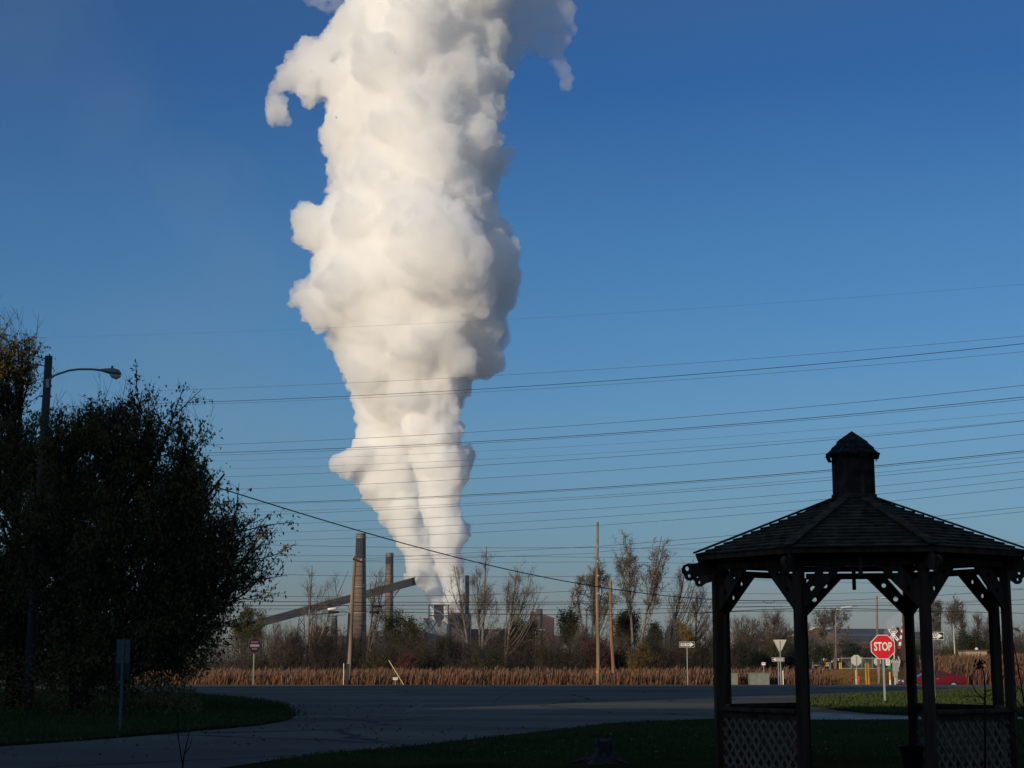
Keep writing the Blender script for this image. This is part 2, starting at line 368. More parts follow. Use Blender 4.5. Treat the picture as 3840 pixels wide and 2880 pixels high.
o=kerb_island('i',isl,.06).build('grass_island',[M['ground'],M['ground']]); tag(o,kind='structure')
o=kerb_island('l',law,.06).build('lawn',[M['ground'],M['ground']]); tag(o,kind='structure')
# concrete apron between the far lawn and the near lawn
ap=[G(x,y) for x,y in [(2800,2690),(3060,2672),(3250,2682),(3450,2689),(4000,2691),(4600,2680),(4600,2691),(3840,2696),(3400,2698),(3040,2699),(2860,2696)]]
flat_poly('driveway_apron',[(p.x,p.y) for p in ap],.008,M['concrete'])
# gravel track to the gate
tr=[]
mbt=MB(); rows=40
for j in range(rows+1):
    y=122+(300-122)*j/rows; xl=X(3190,y) ; xr=X(3430,y) if y<170 else X(3390,y)
    tr+= [(xl,y,H(xl,y)+.02),( (xl+xr)/2,y,H((xl+xr)/2,y)+.02),(xr,y,H(xr,y)+.02)]
mbt.add(tr,[(3*j+i,3*j+i+1,3*j+i+4,3*j+i+3) for j in range(rows) for i in(0,1)])
o=mbt.build('gravel_track',M['track']); tag(o,kind='structure')
# faint painted line, long crack and patches on the asphalt
def ribbon(mb,pix,w,z=.008):
    pts=[G(x,y) for x,y in pix]
    for a,b in zip(pts[:-1],pts[1:]):
        d=(b-a); nrm=Vector((-d.y,d.x,0)).normalized()*w/2
        mb.add([(a-nrm)+Vector((0,0,z)),(b-nrm)+Vector((0,0,z)),(b+nrm)+Vector((0,0,z)),(a+nrm)+Vector((0,0,z))],[(0,1,2,3)])
mb=MB(); ribbon(mb,[(1350,2603),(1440,2613),(1530,2624),(1592,2638),(1560,2655),(1512,2674)],.10)
M['worn_paint']=mat('worn_white_paint',(.13,.13,.13),.9,.4,3)
o=mb.build('road_marking',M['worn_paint']); tag(o,kind='structure')
M['crackfill']=mat('crack_filler',(.012,.012,.013),.7)
mb=MB(); ribbon(mb,[(1978,2578),(1950,2589),(1920,2597),(1890,2608),(1868,2620),(1850,2637)],.16)
ribbon(mb,[(1790,2636),(1850,2638),(1910,2637)],.12); 
for x,y,s in [(1545,2592,1.1),(1672,2586,1.3),(1455,2716,.35),(2160,2677,.4),(1955,2620,.3)]:
    p=G(x,y); mb.add([(p.x+s*math.cos(a)*.5,p.y+s*math.sin(a)*.7,.009) for a in np.linspace(0,2*math.pi,9)[:-1]],[tuple(range(8))])
o=mb.build('road_cracks',M['crackfill']); tag(o,kind='structure')
# ------------------------------------------------------------------ CAMERA / LIGHT / SKY
cam=bpy.data.cameras.new('camera'); co=bpy.data.objects.new('camera',cam); C.objects.link(co)
co.location=(0,0,EYE); co.rotation_euler=(math.pi/2+PIT,0,0); cam.sensor_width=36; cam.lens=F/3840*36; cam.clip_end=12000; cam.clip_start=.1
sc=bpy.context.scene; sc.camera=co
EL=math.radians(10.5); AZ=math.radians(36)
sd=Vector((-math.sin(AZ)*math.cos(EL),-math.cos(AZ)*math.cos(EL),math.sin(EL)))
w=bpy.data.worlds.new('World'); sc.world=w; w.use_nodes=True; nt=w.node_tree
sky=nt.nodes.new('ShaderNodeTexSky'); sky.sky_type='NISHITA'; sky.sun_disc=False
sky.sun_elevation=EL; sky.sun_rotation=math.atan2(sd.x,sd.y); sky.air_density=.6; sky.dust_density=.3; sky.ozone_density=6
tc=nt.nodes.new('ShaderNodeTexCoord'); sx=nt.nodes.new('ShaderNodeSeparateXYZ'); rp=nt.nodes.new('ShaderNodeValToRGB')
nt.links.new(tc.outputs['Generated'],sx.inputs[0]); nt.links.new(sx.outputs['Z'],rp.inputs[0])
e=rp.color_ramp.elements
SKYR=[(0.0,(1.2,.57,.33)),(.037,(1.50,.71,.41)),(.09,(1.80,1.09,.66)),(.146,(1.97,1.36,.87)),(.20,(1.60,1.42,1.02)),(.26,(1.22,1.36,1.08)),(.35,(.50,1.0,1.04)),(.42,(1.0,1.05,1.0)),(.6,(5.0,3.0,1.8)),(1.0,(7.5,4.2,2.2))]  # overhead part, out of view, brightened and warmed to lift the shade
while len(e)<len(SKYR): e.new(.5)
for i,(p,c) in enumerate(SKYR): e[i].position=p; e[i].color=(*c,1)
mu=nt.nodes.new('ShaderNodeMixRGB'); mu.blend_type='MULTIPLY'; mu.inputs[0].default_value=1
nt.links.new(sky.outputs[0],mu.inputs[1]); nt.links.new(rp.outputs[0],mu.inputs[2])
nt.links.new(mu.outputs[0],nt.nodes['Background'].inputs[0]); nt.nodes['Background'].inputs[1].default_value=.1
l=bpy.data.lights.new('sun','SUN'); l.energy=3.9; l.angle=math.radians(.5); l.color=(1,.86,.63)
lo=bpy.data.objects.new('sun',l); C.objects.link(lo); lo.rotation_euler=sd.to_track_quat('Z','Y').to_euler(); lo.location=(0,-20,60)
sc.view_settings.view_transform='Standard'; sc.view_settings.look='None'; sc.view_settings.exposure=0; sc.view_settings.gamma=1
sc.render.engine='CYCLES'; sc.cycles.volume_bounces=48; sc.cycles.max_bounces=50; sc.cycles.diffuse_bounces=3; sc.cycles.glossy_bounces=2; sc.cycles.transmission_bounces=4; sc.cycles.transparent_max_bounces=8
sc.cycles.use_denoising=True
# ------------------------------------------------------------------ GAZEBO
GX,GY,GR=4.93,23.0,2.1; GTH=math.radians(-10.77)
def gazebo():
    root=thing('gazebo',(GX,GY,0),'dark octagonal wooden gazebo with shingled cupola and lattice railings, in the shade at the right','gazebo')
    ang=[math.radians(-90-22.5+45*k)+GTH for k in range(8)]
    V=lambda r,a,z: Vector((r*math.cos(a),r*math.sin(a),z))
    for a in ang:
        mb=MB(); r=Vector((math.cos(a),math.sin(a),0)); m=Matrix.Rotation(a,3,'Z')
        mb.box(V(GR,a,1.43),(.118,.118,2.86),m)
        o=mb.build('post',M['dark_wood'],root)
        # scroll cut rafter tail with two holes
        prof=[(2.02,3.03),(2.20,3.01),(2.32,2.965),(2.44,2.935),(2.53,2.935),(2.585,2.91),(2.61,2.865),(2.605,2.81),(2.57,2.775),(2.56,2.73),(2.52,2.70),(2.475,2.70),(2.445,2.725),(2.40,2.75),(2.33,2.765),(2.24,2.79),(2.02,2.82)]
        me=curve_plate([prof,circ(2.535,2.865,.033),circ(2.505,2.765,.026)],.05)
        me.transform(Matrix.Rotation(a,4,'Z')@FACE); me.name='rafter_tail'; me.materials.append(M['dark_wood'])
        link(bpy.data.objects.new('rafter_tail',me),root)
    ap=math.cos(math.pi/8)
    for k in range(8):
        a0,a1=ang[k],ang[(k+1)%8]; A=V(GR,a0,0); B=V(GR,a1,0); d=(B-A).normalized(); L=(B-A).length; nrm=((A+B)/2).normalized()
        # header beam between posts
        mb=MB(); mb.bar(A+d*.07+Vector((0,0,2.885)),B-d*.07+Vector((0,0,2.885)),.09,.09)
        mb.bar(A+nrm*.03+Vector((0,0,2.975)),B+nrm*.03+Vector((0,0,2.975)),.10,.035)
        mb.build('header_beam',M['dark_wood'],root)
        # knee braces with drilled holes
        br=[(.06,2.26),(.60,2.84),(.60,2.845),(.24,2.845),(.06,2.62)]
        br=[(.055,2.26),(.61,2.842),(.30,2.842),(.055,2.55)]
        for side in(0,1):
            me=curve_plate([br,circ(.19,2.53,.036),circ(.36,2.74,.034) ],.04)
            base=A if side==0 else B; dd=d if side==0 else -d
            m=Matrix((( dd.x,0,nrm.x,base.x),(dd.y,0,nrm.y,base.y),(0,1,0,0),(0,0,0,1)))
            me.transform(m); me.name='knee_brace'; me.materials.append(M['dark_wood']); link(bpy.data.objects.new('knee_brace',me),root)
        # middle hanger under the eave
        mid=(A+B)/2
        if k in (0,4):
            mb=MB(); mb.bar(mid+nrm*.10+Vector((0,0,3.04)),mid+nrm*.10+Vector((0,0,2.68)),.05,.05); mb.build('hanging_slat',M['dark_wood'],root)
        if k not in (0,4):
            # railing with lattice
            mb=MB(); z=.945
            mb.bar(A+d*.07+Vector((0,0,z)),B-d*.07+Vector((0,0,z)),.14,.045)
            mb.bar(A+d*.07+Vector((0,0,z-.07)),B-d*.07+Vector((0,0,z-.07)),.045,.09)
            mb.build('top_rail',M['dark_wood'],root); mb=MB()
            mb.bar(A+d*.07+Vector((0,0,.12)),B-d*.07+Vector((0,0,.12)),.045,.09)
            mb.build('bottom_rail',M['dark_wood'],root)
            mb=MB(); w0,w1=.075,L-.075; z0,z1=.165,z-.115; sp=.152; hw=.021; sl=1.25
            for sgn,off in((1,-.006),(-1,.006)):
                c=-3.0
                while c<4.5:
                    # line z = sgn*sl*(s-c)+z0 ; clip to the panel
                    pts=[]
                    for s in(w0,w1):
                        zz=z0+sgn*sl*(s-c)
                        if z0<=zz<=z1: pts.append((s,zz))
                    for zz in(z0,z1):
                        s=c+sgn*(zz-z0)/sl
                        if w0<s<w1: pts.append((s,zz))
                    if len(pts)>=2:
                        (s0,q0),(s1,q1)=pts[0],pts[1]
                        if abs(s0-s1)>.02:
                            mb.bar(A+d*s0+nrm*off+Vector((0,0,q0)),A+d*s1+nrm*off+Vector((0,0,q1)),.010,hw*2,up=nrm.cross(d) if False else Vector((0,0,1)))
                    c+=sp
            mb.build('lattice_panel',M['lattice'],root)
    # roof: lapped boards on eight slopes
    Re,ze,Rt,zt=2.40,3.05,.33,3.86
    nb=15
    for k in range(8):
        a0,a1=ang[k],ang[(k+1)%8]; mb=MB()
        for i in range(nb):
            t0=i/nb; t1=(i+1.18)/nb
            r0=Re+(Rt-Re)*t0; r1=Re+(Rt-Re)*min(t1,1.03); z0=ze+(zt-ze)*t0+.026; z1=ze+(zt-ze)*min(t1,1.03)
            gg=.012+.028*random.Random(i*13+k).random()*(1 if (i*5+k)%3==0 else .12); g0=gg/ r0; g1=gg/r1
            p=[V(r0,a0+g0,z0),V(r0,a1-g0,z0),V(r1,a1-g1,z1),V(r1,a0+g1,z1)]
            q=[v-Vector((0,0,.018)) for v in p]
            mb.add(p+q,[(0,1,2,3),(7,6,5,4),(0,4,5,1),(1,5,6,2),(2,6,7,3),(3,7,4,0)])
        mb.build('roof_slope',M['roof_wood'],root)
        # hip cap
        mb=MB(); mb.bar(V(Re+.02,a0,ze+.040),V(Rt,a0,zt+.036),.14,.024); mb.build('hip_cap',M['roof_wood'],root)
        mb=MB(); mb.bar(V(Re-.02,a0,ze-.055),V(Rt-.1,a0,zt-.06),.045,.11); mb.build('rafter',M['dark_wood'],root)
    mb=MB()
    for k in range(8):
        a0,a1=ang[k],ang[(k+1)%8]
        mb.bar(V(Re-.03,a0,ze-.03),V(Re-.03,a1,ze-.03),.03,.07)
    mb.build('fascia',M['dark_wood'],root)
    # cupola
    cup=MB(); rot=ang[0]
    cup.lathe([(.345,3.96),(.345,4.07),(.33,4.07)],n=8,rot=rot)
    cup.lathe([(.285,4.0),(.285,4.68)],n=8,rot=rot)
    for k in range(8):
        a=ang[k]; cup.bar(V(.292,a,4.07),V(.292,a,4.66),.05,.05)
        a0,a1=ang[k],ang[(k+1)%8]
        for j in range(13):
            z=4.12+j*.039; cup.bar(V(.289,a0,z),V(.289,a1,z),.012,.030)
    cb=cup.build('cupola',M['roof_wood'],root); cb.location.z=-.125
    rng=random.Random(2); sh=MB()
    for (ra,za,rb,zb) in [(.395,4.665,.27,4.775),(.325,4.745,.18,4.865),(.24,4.84,.004,5.005)]:
        for k in range(8):
            a0,a1=ang[k],ang[(k+1)%8]
            A0,A1,B0,B1=V(ra,a0,za),V(ra,a1,za),V(rb,a0,zb),V(rb,a1,zb); n=3
            for i in range(n):
                u0,u1=i/n,(i+1)/n; dz=rng.uniform(-.012,.008); ex=rng.uniform(-.01,.014)
                q=[A0.lerp(A1,u0),A0.lerp(A1,u1),B0.lerp(B1,u1),B0.lerp(B1,u0)]
                q[0]=q[0]*(1+ex)+Vector((0,0,dz-ex*za)); q[1]=q[1]*(1+ex)+Vector((0,0,dz-ex*za))
                lo_=[v-Vector((0,0,.02)) for v in q]
                sh.add(q+lo_,[(0,1,2,3),(7,6,5,4),(0,4,5,1),(1,5,6,2),(2,6,7,3),(3,7,4,0)])
    for k in range(8):   # ragged shingle ends hanging below the cupola eave
        a=ang[k]; sh.bar(V(.39,a-.06,4.665),V(.355,a-.03,4.575),.07,.015); sh.bar(V(.395,a+.10,4.66),V(.375,a+.08,4.61),.09,.015)
    sh.build('shingle_roof',M['shingle'],cb)
gazebo()
pot=MB(); pot.lathe([(.13,0),(.165,.28),(.17,.30),(.205,.30),(.205,.36),(.17,.36),(.16,.33),(.0,.33)],n=20)
pp=P(3420,2800,24.2); o=pot.build('planter_pot',M['pot'],None,loc=(pp.x,24.2,0)); tag(o,'empty dark planter pot standing inside the gazebo beside a rear post','planter')
# tree stump on the near lawn
def stump():
    p=G(2262,2862); rng=random.Random(4); n=18; mb=MB()
    prof=[(.30,.0),(.22,.06),(.16,.16),(.14,.30),(.135,.36)]
    ph=[rng.uniform(0,6.28) for _ in range(4)]
    for r,z in prof:
        for j in range(n):
            t=2*math.pi*j/n; k=1+ (.35*math.sin(3*t+ph[0])+.2*math.sin(5*t+ph[1]))*(1-z/.5)*(.9)
            mb.v.append((r*k*math.cos(t),r*k*math.sin(t),z+(.03*math.sin(2*t+1) if z>.3 else 0)))
    for i in range(len(prof)-1):
        for j in range(n): mb.f.append((i*n+j,i*n+(j+1)%n,(i+1)*n+(j+1)%n,(i+1)*n+j)); mb.m.append(0)
    mb.f.append(tuple((len(prof)-1)*n+j for j in range(n))); mb.m.append(0)
    for a,L in((2.9,.55),(3.4,.38),(-.4,.35),(1.2,.3),(4.6,.32)):
        mb.tube([(.15*math.cos(a),.15*math.sin(a),.07),(L*.6*math.cos(a),L*.6*math.sin(a),.04),(L*math.cos(a+.2),L*math.sin(a+.2),.0)],[.06,.04,.012],6)
    o=mb.build('tree_stump',mat('stump_bark',(.05,.042,.035),.95,.4,12,bump=.6),None,True,loc=(p.x,p.y,0)); tag(o,'old tree stump with spreading roots on the shaded near lawn','stump')
stump()
# ------------------------------------------------------------------ SIGNS
def oct_pts(w): r=w/2/math.cos(math.pi/8); return [(r*math.cos(math.pi/8+k*math.pi/4),r*math.sin(math.pi/8+k*math.pi/4)) for k in range(8)]
def plate(mb,poly,y,th=.004): mb.prism([(a,b) for a,b in poly],(0,y,0),(1,0,0),(0,0,1),th)
def rect(w,h,cx=0,cy=0): return [(cx-w/2,cy-h/2),(cx+w/2,cy-h/2),(cx+w/2,cy+h/2),(cx-w/2,cy+h/2)]
def sign_face(parent,name,mt,polys,y,zc,th=.004,xc=0):
    mb=MB()
    for q in polys: plate(mb,[(a+xc,b+zc) for a,b in q],y,th)
    return mb.build(name,mt,parent)
def sign_text(parent,txt,size,mt,y,zc,sx=1,off=.0,xc=0,th=.004):
    me=text_mesh(txt,size,th,off,sx); me.transform(Matrix.Translation((xc,y,zc))@FACE); me.materials.append(mt); me.name='lettering'
    return link(bpy.data.objects.new('lettering',me),parent)
def u_post(root,h,w=.06,mt='galv',z0=0,y=.03,lean=0):
    mb=MB(); mb.bar((0,y,z0),(lean,y,h),w,.012,up=Vector((0,1,0))); 
    mb.box((0-w/2+.004,y+.014,(h+z0)/2),(.008,.028,h-z0)); mb.box((w/2-.004,y+.014,(h+z0)/2),(.008,.028,h-z0))
    return mb.build('post',M[mt],root)
def basez(x,y): return H(x,y)
# STOP sign
p=G(3319,2640); r=thing('stop_sign',(p.x,p.y,0),'red octagonal STOP sign facing the camera on the lit lawn behind the gazebo','stop sign')
zc=P(3306,2426,p.y).z; W=.90
f=sign_face(r,'sign_panel',M['white'],[oct_pts(W)],0,zc); 
f2=sign_face(f,'red_field',M['red'],[oct_pts(W-.045)],-.005,zc); 
sign_text(f,'STOP',.44,M['white'],-.010,zc,.64,.010)
u_post(r,zc+.40,.075,y=.012)
# DO NOT ENTER
Y=111; x=X(951,Y,2560); z0=basez(x,Y); r=thing('do_not_enter_sign',(x,Y,z0),'red DO NOT ENTER sign on a pale plate at the left end of the reeds','road sign'); r.rotation_euler=(0,0,.78)
zc=P(951,2421,Y).z-z0
f=sign_face(r,'sign_panel',mat('shaded_white_sheeting',(.14,.15,.16),.6),[rect(1.0,.98)],0,zc)  # white plate darkened in its colour to stand in for shade
me=[(.49*math.cos(t),.49*math.sin(t)) for t in np.linspace(0,2*math.pi,25)[:-1]]
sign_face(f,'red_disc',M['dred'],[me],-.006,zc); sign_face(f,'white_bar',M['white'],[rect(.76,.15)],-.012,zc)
sign_text(f,'DO NOT',.17,M['white'],-.012,zc+.22,.85); sign_text(f,'ENTER',.17,M['white'],-.012,zc-.22,.85)
u_post(r,zc+.3,.06,mt='galv_lit')
# ONE WAY signs
def one_way(px,py,Y,w,h,label,left=False,post_px=None,zb=None,rz=0):
    x=X(px,Y,py); z0=basez(x,Y) if zb is None else zb
    r=thing('one_way_sign',(x,Y,z0),label,'road sign','one way arrow signs'); r.rotation_euler=(0,0,rz); zc=P(px,py,Y).z-z0
    f=sign_face(r,'sign_panel',M['white'],[rect(w,h)],0,zc); sign_face(f,'black_field',M['black'],[rect(w-.03,h-.03)],-.005,zc)
    s=-1 if left else 1
    aw=w*.94; hh=h*.29; hd=h*.42
    ar=[(-aw*.46,-hh),(aw*.22,-hh),(aw*.22,-hd),(aw*.48,0),(aw*.22,hd),(aw*.22,hh),(-aw*.46,hh)]
    if left: ar=[(-a,b) for a,b in ar][::-1]
    sign_face(f,'arrow',M['white'],[ar],-.010,zc)
    sign_text(f,'ONE WAY',h*.62,M['black'],-.015,zc-.0,.70*(w/h)/3.0,.004,xc=-s*w*.10)
    u_post(r,zc+h*.4,.055)
    return r
one_way(2576,2417,108,1.02,.36,'ONE WAY arrow sign pointing right on a thin post left of the gazebo')
one_way(3496,2384.5,66,.93,.31,'largest ONE WAY arrow sign pointing right, half hidden by a front gazebo post')
one_way(2918,2473,112,.84,.27,'small ONE WAY arrow sign pointing left, below the yield sign seen from behind',left=True)
# yield sign from behind
Y=108; x=X(2926,Y); z0=basez(x,Y); r=thing('yield_sign',(x,Y,z0),'yield sign seen from behind, pale downward triangle on a galvanised post','road sign')
zt=P(2926,2399.5,Y).z-z0
f=sign_face(r,'sign_panel',M['galv_lit'],[[(-.46,zt),(-.44,zt+.01),(.44,zt+.01),(.46,zt),(.05,zt-.80),(-.05,zt-.80)]],.01,0)
u_post(r,zt-.05,.07,mt='galv',y=-.03)
# stop sign backs
def stop_back(px,py,Y,w,label,hidden_post=False):
    x=X(px,Y,py); z0=basez(x,Y); r=thing('stop_sign',(x,Y,z0),label,'stop sign'); zc=P(px,py,Y).z-z0
    sign_face(r,'sign_panel',M['galv_lit'],[oct_pts(w)],.01,zc); u_post(r,zc+w*.4,.06,y=-.03,mt='galv')
stop_back(3211,2476,110,.70,'back of a stop sign, pale octagon left of the red STOP sign')
stop_back(3290,2481,135,.60,'smaller tan back of a stop sign showing just behind the wooden pole')
# sign back at the left, by the dark tree
p=G(449,2752); Y=p.y; r=thing('road_sign_back',(p.x,Y,0),'grey rectangular sign seen from behind, in front of the dark tree at the left','road sign')
zt=P(451,2398,Y).z; zb=P(451,2487,Y).z
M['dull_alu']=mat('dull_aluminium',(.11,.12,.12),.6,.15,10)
sign_face(r,'sign_panel',M['dull_alu'],[rect(.30,zt-zb,0,(zt+zb)/2)],.01,0)
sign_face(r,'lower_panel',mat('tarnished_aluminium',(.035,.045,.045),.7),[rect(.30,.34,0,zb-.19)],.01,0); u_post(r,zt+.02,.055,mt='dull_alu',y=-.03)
# small white marker sign by the roadside
Y=111; x=X(1483,Y); z0=basez(x,Y); r=thing('marker_sign',(x,Y,z0),'tiny white cable marker sign low at the road edge beside the yellow guy guard','sign')
zc=P(1483,2545,Y).z-z0; f=sign_face(r,'sign_panel',M['white'],[rect(.32,.17)],0,zc)
sign_face(f,'print_lines',M['black'],[rect(.22,.025,0,.035),rect(.18,.02,0,-.03)],-.006,zc); u_post(r,zc,.04)
# ------------------------------------------------------------------ MARKERS, BOLLARDS
def post_thing(name,px,pyt,pyb,Y,wpx,segs,label,cat,group=None,lean=0):
    """segs: list of (fraction from bottom, material)"""
    x=X(px,Y); z0=basez(x,Y); zt=P(px,pyt,Y).z-z0; w=wpx/F*Y/2
    r=thing(name,(x,Y,z0),label,cat,group)
    for i,(f0,f1,mt) in enumerate(segs):
        mb=MB(); mb.cyl((lean*f0,0,zt*f0),(lean*f1,0,zt*f1),w if i==0 else w*1.01,n=10)
        if i==len(segs)-1: mb.lathe([(w*1.01,0),(w*.7,w*.6),(w*.1,w*.8)],(lean,0,zt),10)
        mb.build('tube' if i==0 else 'coloured_sleeve',M[mt],r)
    return r
M['red_marker']=mat('red_plastic',(.65,.06,.04),.5); M['yel_white']=mat('yellow_plastic',(.62,.36,.03),.5)
post_thing('yellow_bollard',3246,2489,2546,122,7,[(0,1,'yellow')],'tall yellow steel bollard, left one of the pair beside the gate track','bollard','yellow bollards')
post_thing('yellow_bollard',3256,2489,2546,121,7,[(0,1,'yellow')],'tall yellow steel bollard, right one of the pair beside the gate track','bollard','yellow bollards')
post_thing('pipeline_marker',3208,2514,2562,111,6,[(0,.45,'white'),(.45,1,'yel_white')],'white utility marker with yellow top in front of the stop sign back','marker post')
post_thing('pipeline_marker',3335,2521,2562,112,6,[(0,.5,'white'),(.5,1,'yel_white')],'white utility marker with yellow top right of the STOP sign post','marker post')
post_thing('cable_marker',3219,2537,2563,111,6,[(0,1,'red_marker')],'short red cable marker post beside the white and yellow marker','marker post')
post_thing('delineator',2935,2516,2560,111,4,[(0,1,'white')],'thin white delineator post right of the yield sign post','marker post')
post_thing('gate_bollard',3148,2486,2510,290,4,[(0,1,'yel_white')],'small yellow post at the gate, left one of two','bollard','small gate bollards')
post_thing('gate_bollard',3154,2486,2510,291,4,[(0,1,'yel_white')],'small yellow post at the gate, right one of two','bollard','small gate bollards')
# yellow guy guard leaning at the left of the marker sign
Y=113; a=P(1458,2476,Y); b=P(1520,2578,Y); r=MB(); r.cyl(a,b,.028,n=8); o=r.build('guy_guard',mat('pale_yellow_plastic',(.60,.50,.26),.5)); tag(o,'pale yellow plastic guy wire guard leaning at the road edge','guy guard')
# ------------------------------------------------------------------ CABINETS IN THE REEDS
def cabinet(px0,px1,pyt,Y,label,name='utility_cabinet'):
    a=P(px0,pyt,Y); b=P(px1,pyt,Y); x=(a.x+b.x)/2; z0=basez(x,Y); h=a.z-z0; w=b.x-a.x
    r=thing(name,(x,Y,z0),label,'utility cabinet')
    mb=MB(); mb.box((0,0,h/2-.04),(w,.9,h-.08)); mb.build('body',M['green_box'],r)
    mb=MB(); mb.box((0,0,h-.03),(w+.10,1.0,.06)); mb.build('lid',M['green_box'],r)
    mb=MB(); mb.box((-w*.02,-.455,h/2),(.02,.01,h*.8)); mb.box((w*.06,-.46,h*.55),(.03,.02,.14)); mb.build('door_handle',M['galv'],r)
cabinet(2739,2763,2524,121,'narrow pale green utility cabinet in the reeds right beside a gazebo post')
cabinet(2808,2881,2523,121,'wide pale green utility cabinet in the reeds left of the yield sign')
r=thing('warning_sign',(X(2863,124),124,basez(X(2863,124),124)),'small white warning sign with a red strip standing among the reeds','sign')
zc=P(2863,2489,124).z-r.location.z; f=sign_face(r,'sign_panel',M['white'],[rect(.30,.22)],0,zc); sign_face(f,'red_strip',M['red_marker'],[rect(.24,.06,0,.05)],-.006,zc); u_post(r,zc,.04)
# ------------------------------------------------------------------ UTILITY POLES
def wpole(px0,py0,px1,py1,Y,w0,w1,mt,label,cat='utility pole',name='utility_pole',band=None,ybase=None):
    top=P(px1,py1,Y); b=P(px0,2563,Y); z0=basez(b.x,Y)
    r=thing(name,(b.x,Y,z0),label,cat,'utility poles')
    mb=MB(); n=10; dx=top.x-b.x; h=top.z-z0; k=8
    pts=[(dx*i/k+.03*math.sin(i*.9),0,h*i/k) for i in range(k+1)]; rr=[(w0+(w1-w0)*i/k)/F*Y/2 for i in range(k+1)]
    mb.tube(pts,rr,n); mb.build('shaft',M[mt],r,True)
    if band:
        mb=MB(); f0,f1=band; q=lambda f: (dx*f,0,h*f); rad=lambda f:(w0+(w1-w0)*f)/F*Y/2+.006
        mb.tube([q(f0),q(f1)],[rad(f0),rad(f1)],n); mb.build('dark_band',M['creosote'],r,True)
    return r,dx,h
p1,dx1,h1=wpole(1304,2563,1331,2086,111,19,11,'pole_wood','leaning utility pole with a small crossarm, in front of the tall brick stack',band=(.0,.17))
def insulator(mb,p,s=.06): mb.lathe([(s*.4,0),(s,s*.3),(s*.6,s*.8),(s*.9,s*1.2),(s*.3,s*2)],p,8)
mb=MB(); mb.bar((dx1-.12,-.14,h1-.20),(dx1+.52,-.16,h1-.42),.10,.13); c=mb.build('crossarm',M['creosote'],p1)
mb=MB(); insulator(mb,(dx1-.10,-.14,h1-.14),.07); insulator(mb,(dx1+.46,-.15,h1-.33),.07); insulator(mb,(dx1-.1,0,h1),.05); mb.build('insulator',M['insul'],c)
mb=MB(); x0=-.28; mb.cyl((x0,-.1,0),(x0,-.1,1.55),.024,n=8); mb.build('cable_riser',M['white'],p1)
mb=MB(); pts=[(-.16+dx1*t,-.17,h1*t) for t in(.18,.3,.42,.5,.56)]; mb.tube(pts,.03,6); mb.tube([(p_[0]-.05,p_[1]-.02,p_[2]) for p_ in pts[1:]],.02,6); mb.build('riser_cable',M['cable'],p1)
p2,dx2,h2=wpole(2242,2563,2239.5,1958,111,15,9,'pole_wood','tallest utility pole with an orange paint mark near its foot, left of the brown pole')
mb=MB(); z=P(2239,2520,111).z-p2.location.z; mb.lathe([(.146,z-.06),(.150,z),(.146,z+.07)],n=12); mb.build('paint_mark',M['orange'],p2)
mb=MB()
for py in(2052,2106,2160,2227): 
    z=P(2239,py,111).z-p2.location.z; mb.bar((0,-.14,z),(.18,-.14,z),.05,.05); mb.lathe([(.03,-.05),(.07,0),(.04,.06),(.02,.1)],(.06,-.19,z),8)
mb.build('insulator',M['insul'],p2)
mb=MB()
for py in(2240,2270): 
    z=P(2239,py,111).z-p2.location.z; mb.bar((.1,-.05,z),(.38,-.1,z-.1),.03,.04)
mb.build('bracket',M['creosote'],p2)
p3,_,_=wpole(2300,2563,2288,2178,116,14,11,'pole_brown','shorter brown utility pole with a flat top, right of the tallest pole',band=(0,.16))
p4,dx4,h4=wpole(3296,2540,3287,2235,131,9.5,8,'pole_wood','distant wooden street light pole with a lamp arm, rising behind the red STOP sign')
mb=MB(); z=P(3290,2245,131).z-p4.location.z; mb.tube([(dx4,0,z-.1),(dx4+.35,0,z+.05),(dx4+.9,0,z+.12)],.03,6); a=mb.build('lamp_arm',M['white'],p4)
mb=MB(); mb.lathe([(.02,0),(.09,.05),(.10,.3),(.03,.5)],(0,0,0),8); me=MB(); 
for v in mb.v: me.v.append((dx4+.85+v[2],v[1],z+.12+v[0]*.6))
me.f=mb.f; me.m=mb.m; me.build('lamp_head',M['gray_lamp'],a,True)
p5,_,_=wpole(3393,2550,3388,2190,112,12,10,'pole_dark','dark utility pole behind a rear gazebo post, carrying a dark cabinet')
mb=MB(); zt=P(3390,2425,112).z-p5.location.z; zb_=P(3390,2478,112).z-p5.location.z; mb.box((-.05,-.2,(zt+zb_)/2),(.30,.3,zt-zb_)); mb.build('cabinet',M['pole_dark'],p5)
p6,dx6,h6=wpole(3136,2507,3135,2281,250,4,3.4,'pole_wood','thin far light pole with a pale lamp arm, standing by the gate among bare trees')
mb=MB(); mb.tube([(dx6,0,h6-.2),(dx6+1.2,0,h6+.15),(dx6+2.7,0,h6+.35)],.06,6); a=mb.build('lamp_arm',M['white'],p6)
mb=MB(); mb.box((dx6+2.9,0,h6+.33),(.9,.3,.16)); mb.build('lamp_head',M['gray_lamp'],a)
# metal light pole at right
Y=170; x=X(3579,Y,2400); r=thing('metal_pole',(x,Y,basez(x,Y)),'slim pale metal pole in front of the dark evergreen tree at the right','pole')
mb=MB(); zt=P(3578,2345,Y).z-r.location.z; mb.tube([(0,0,0),(-.05,0,zt)],[.07,.05],8); mb.build('shaft',M['galv_lit'],r,True)
mb=MB(); mb.box((-.05,0,zt+.04),(.16,.16,.08)); mb.build('cap',M['galv'],r)
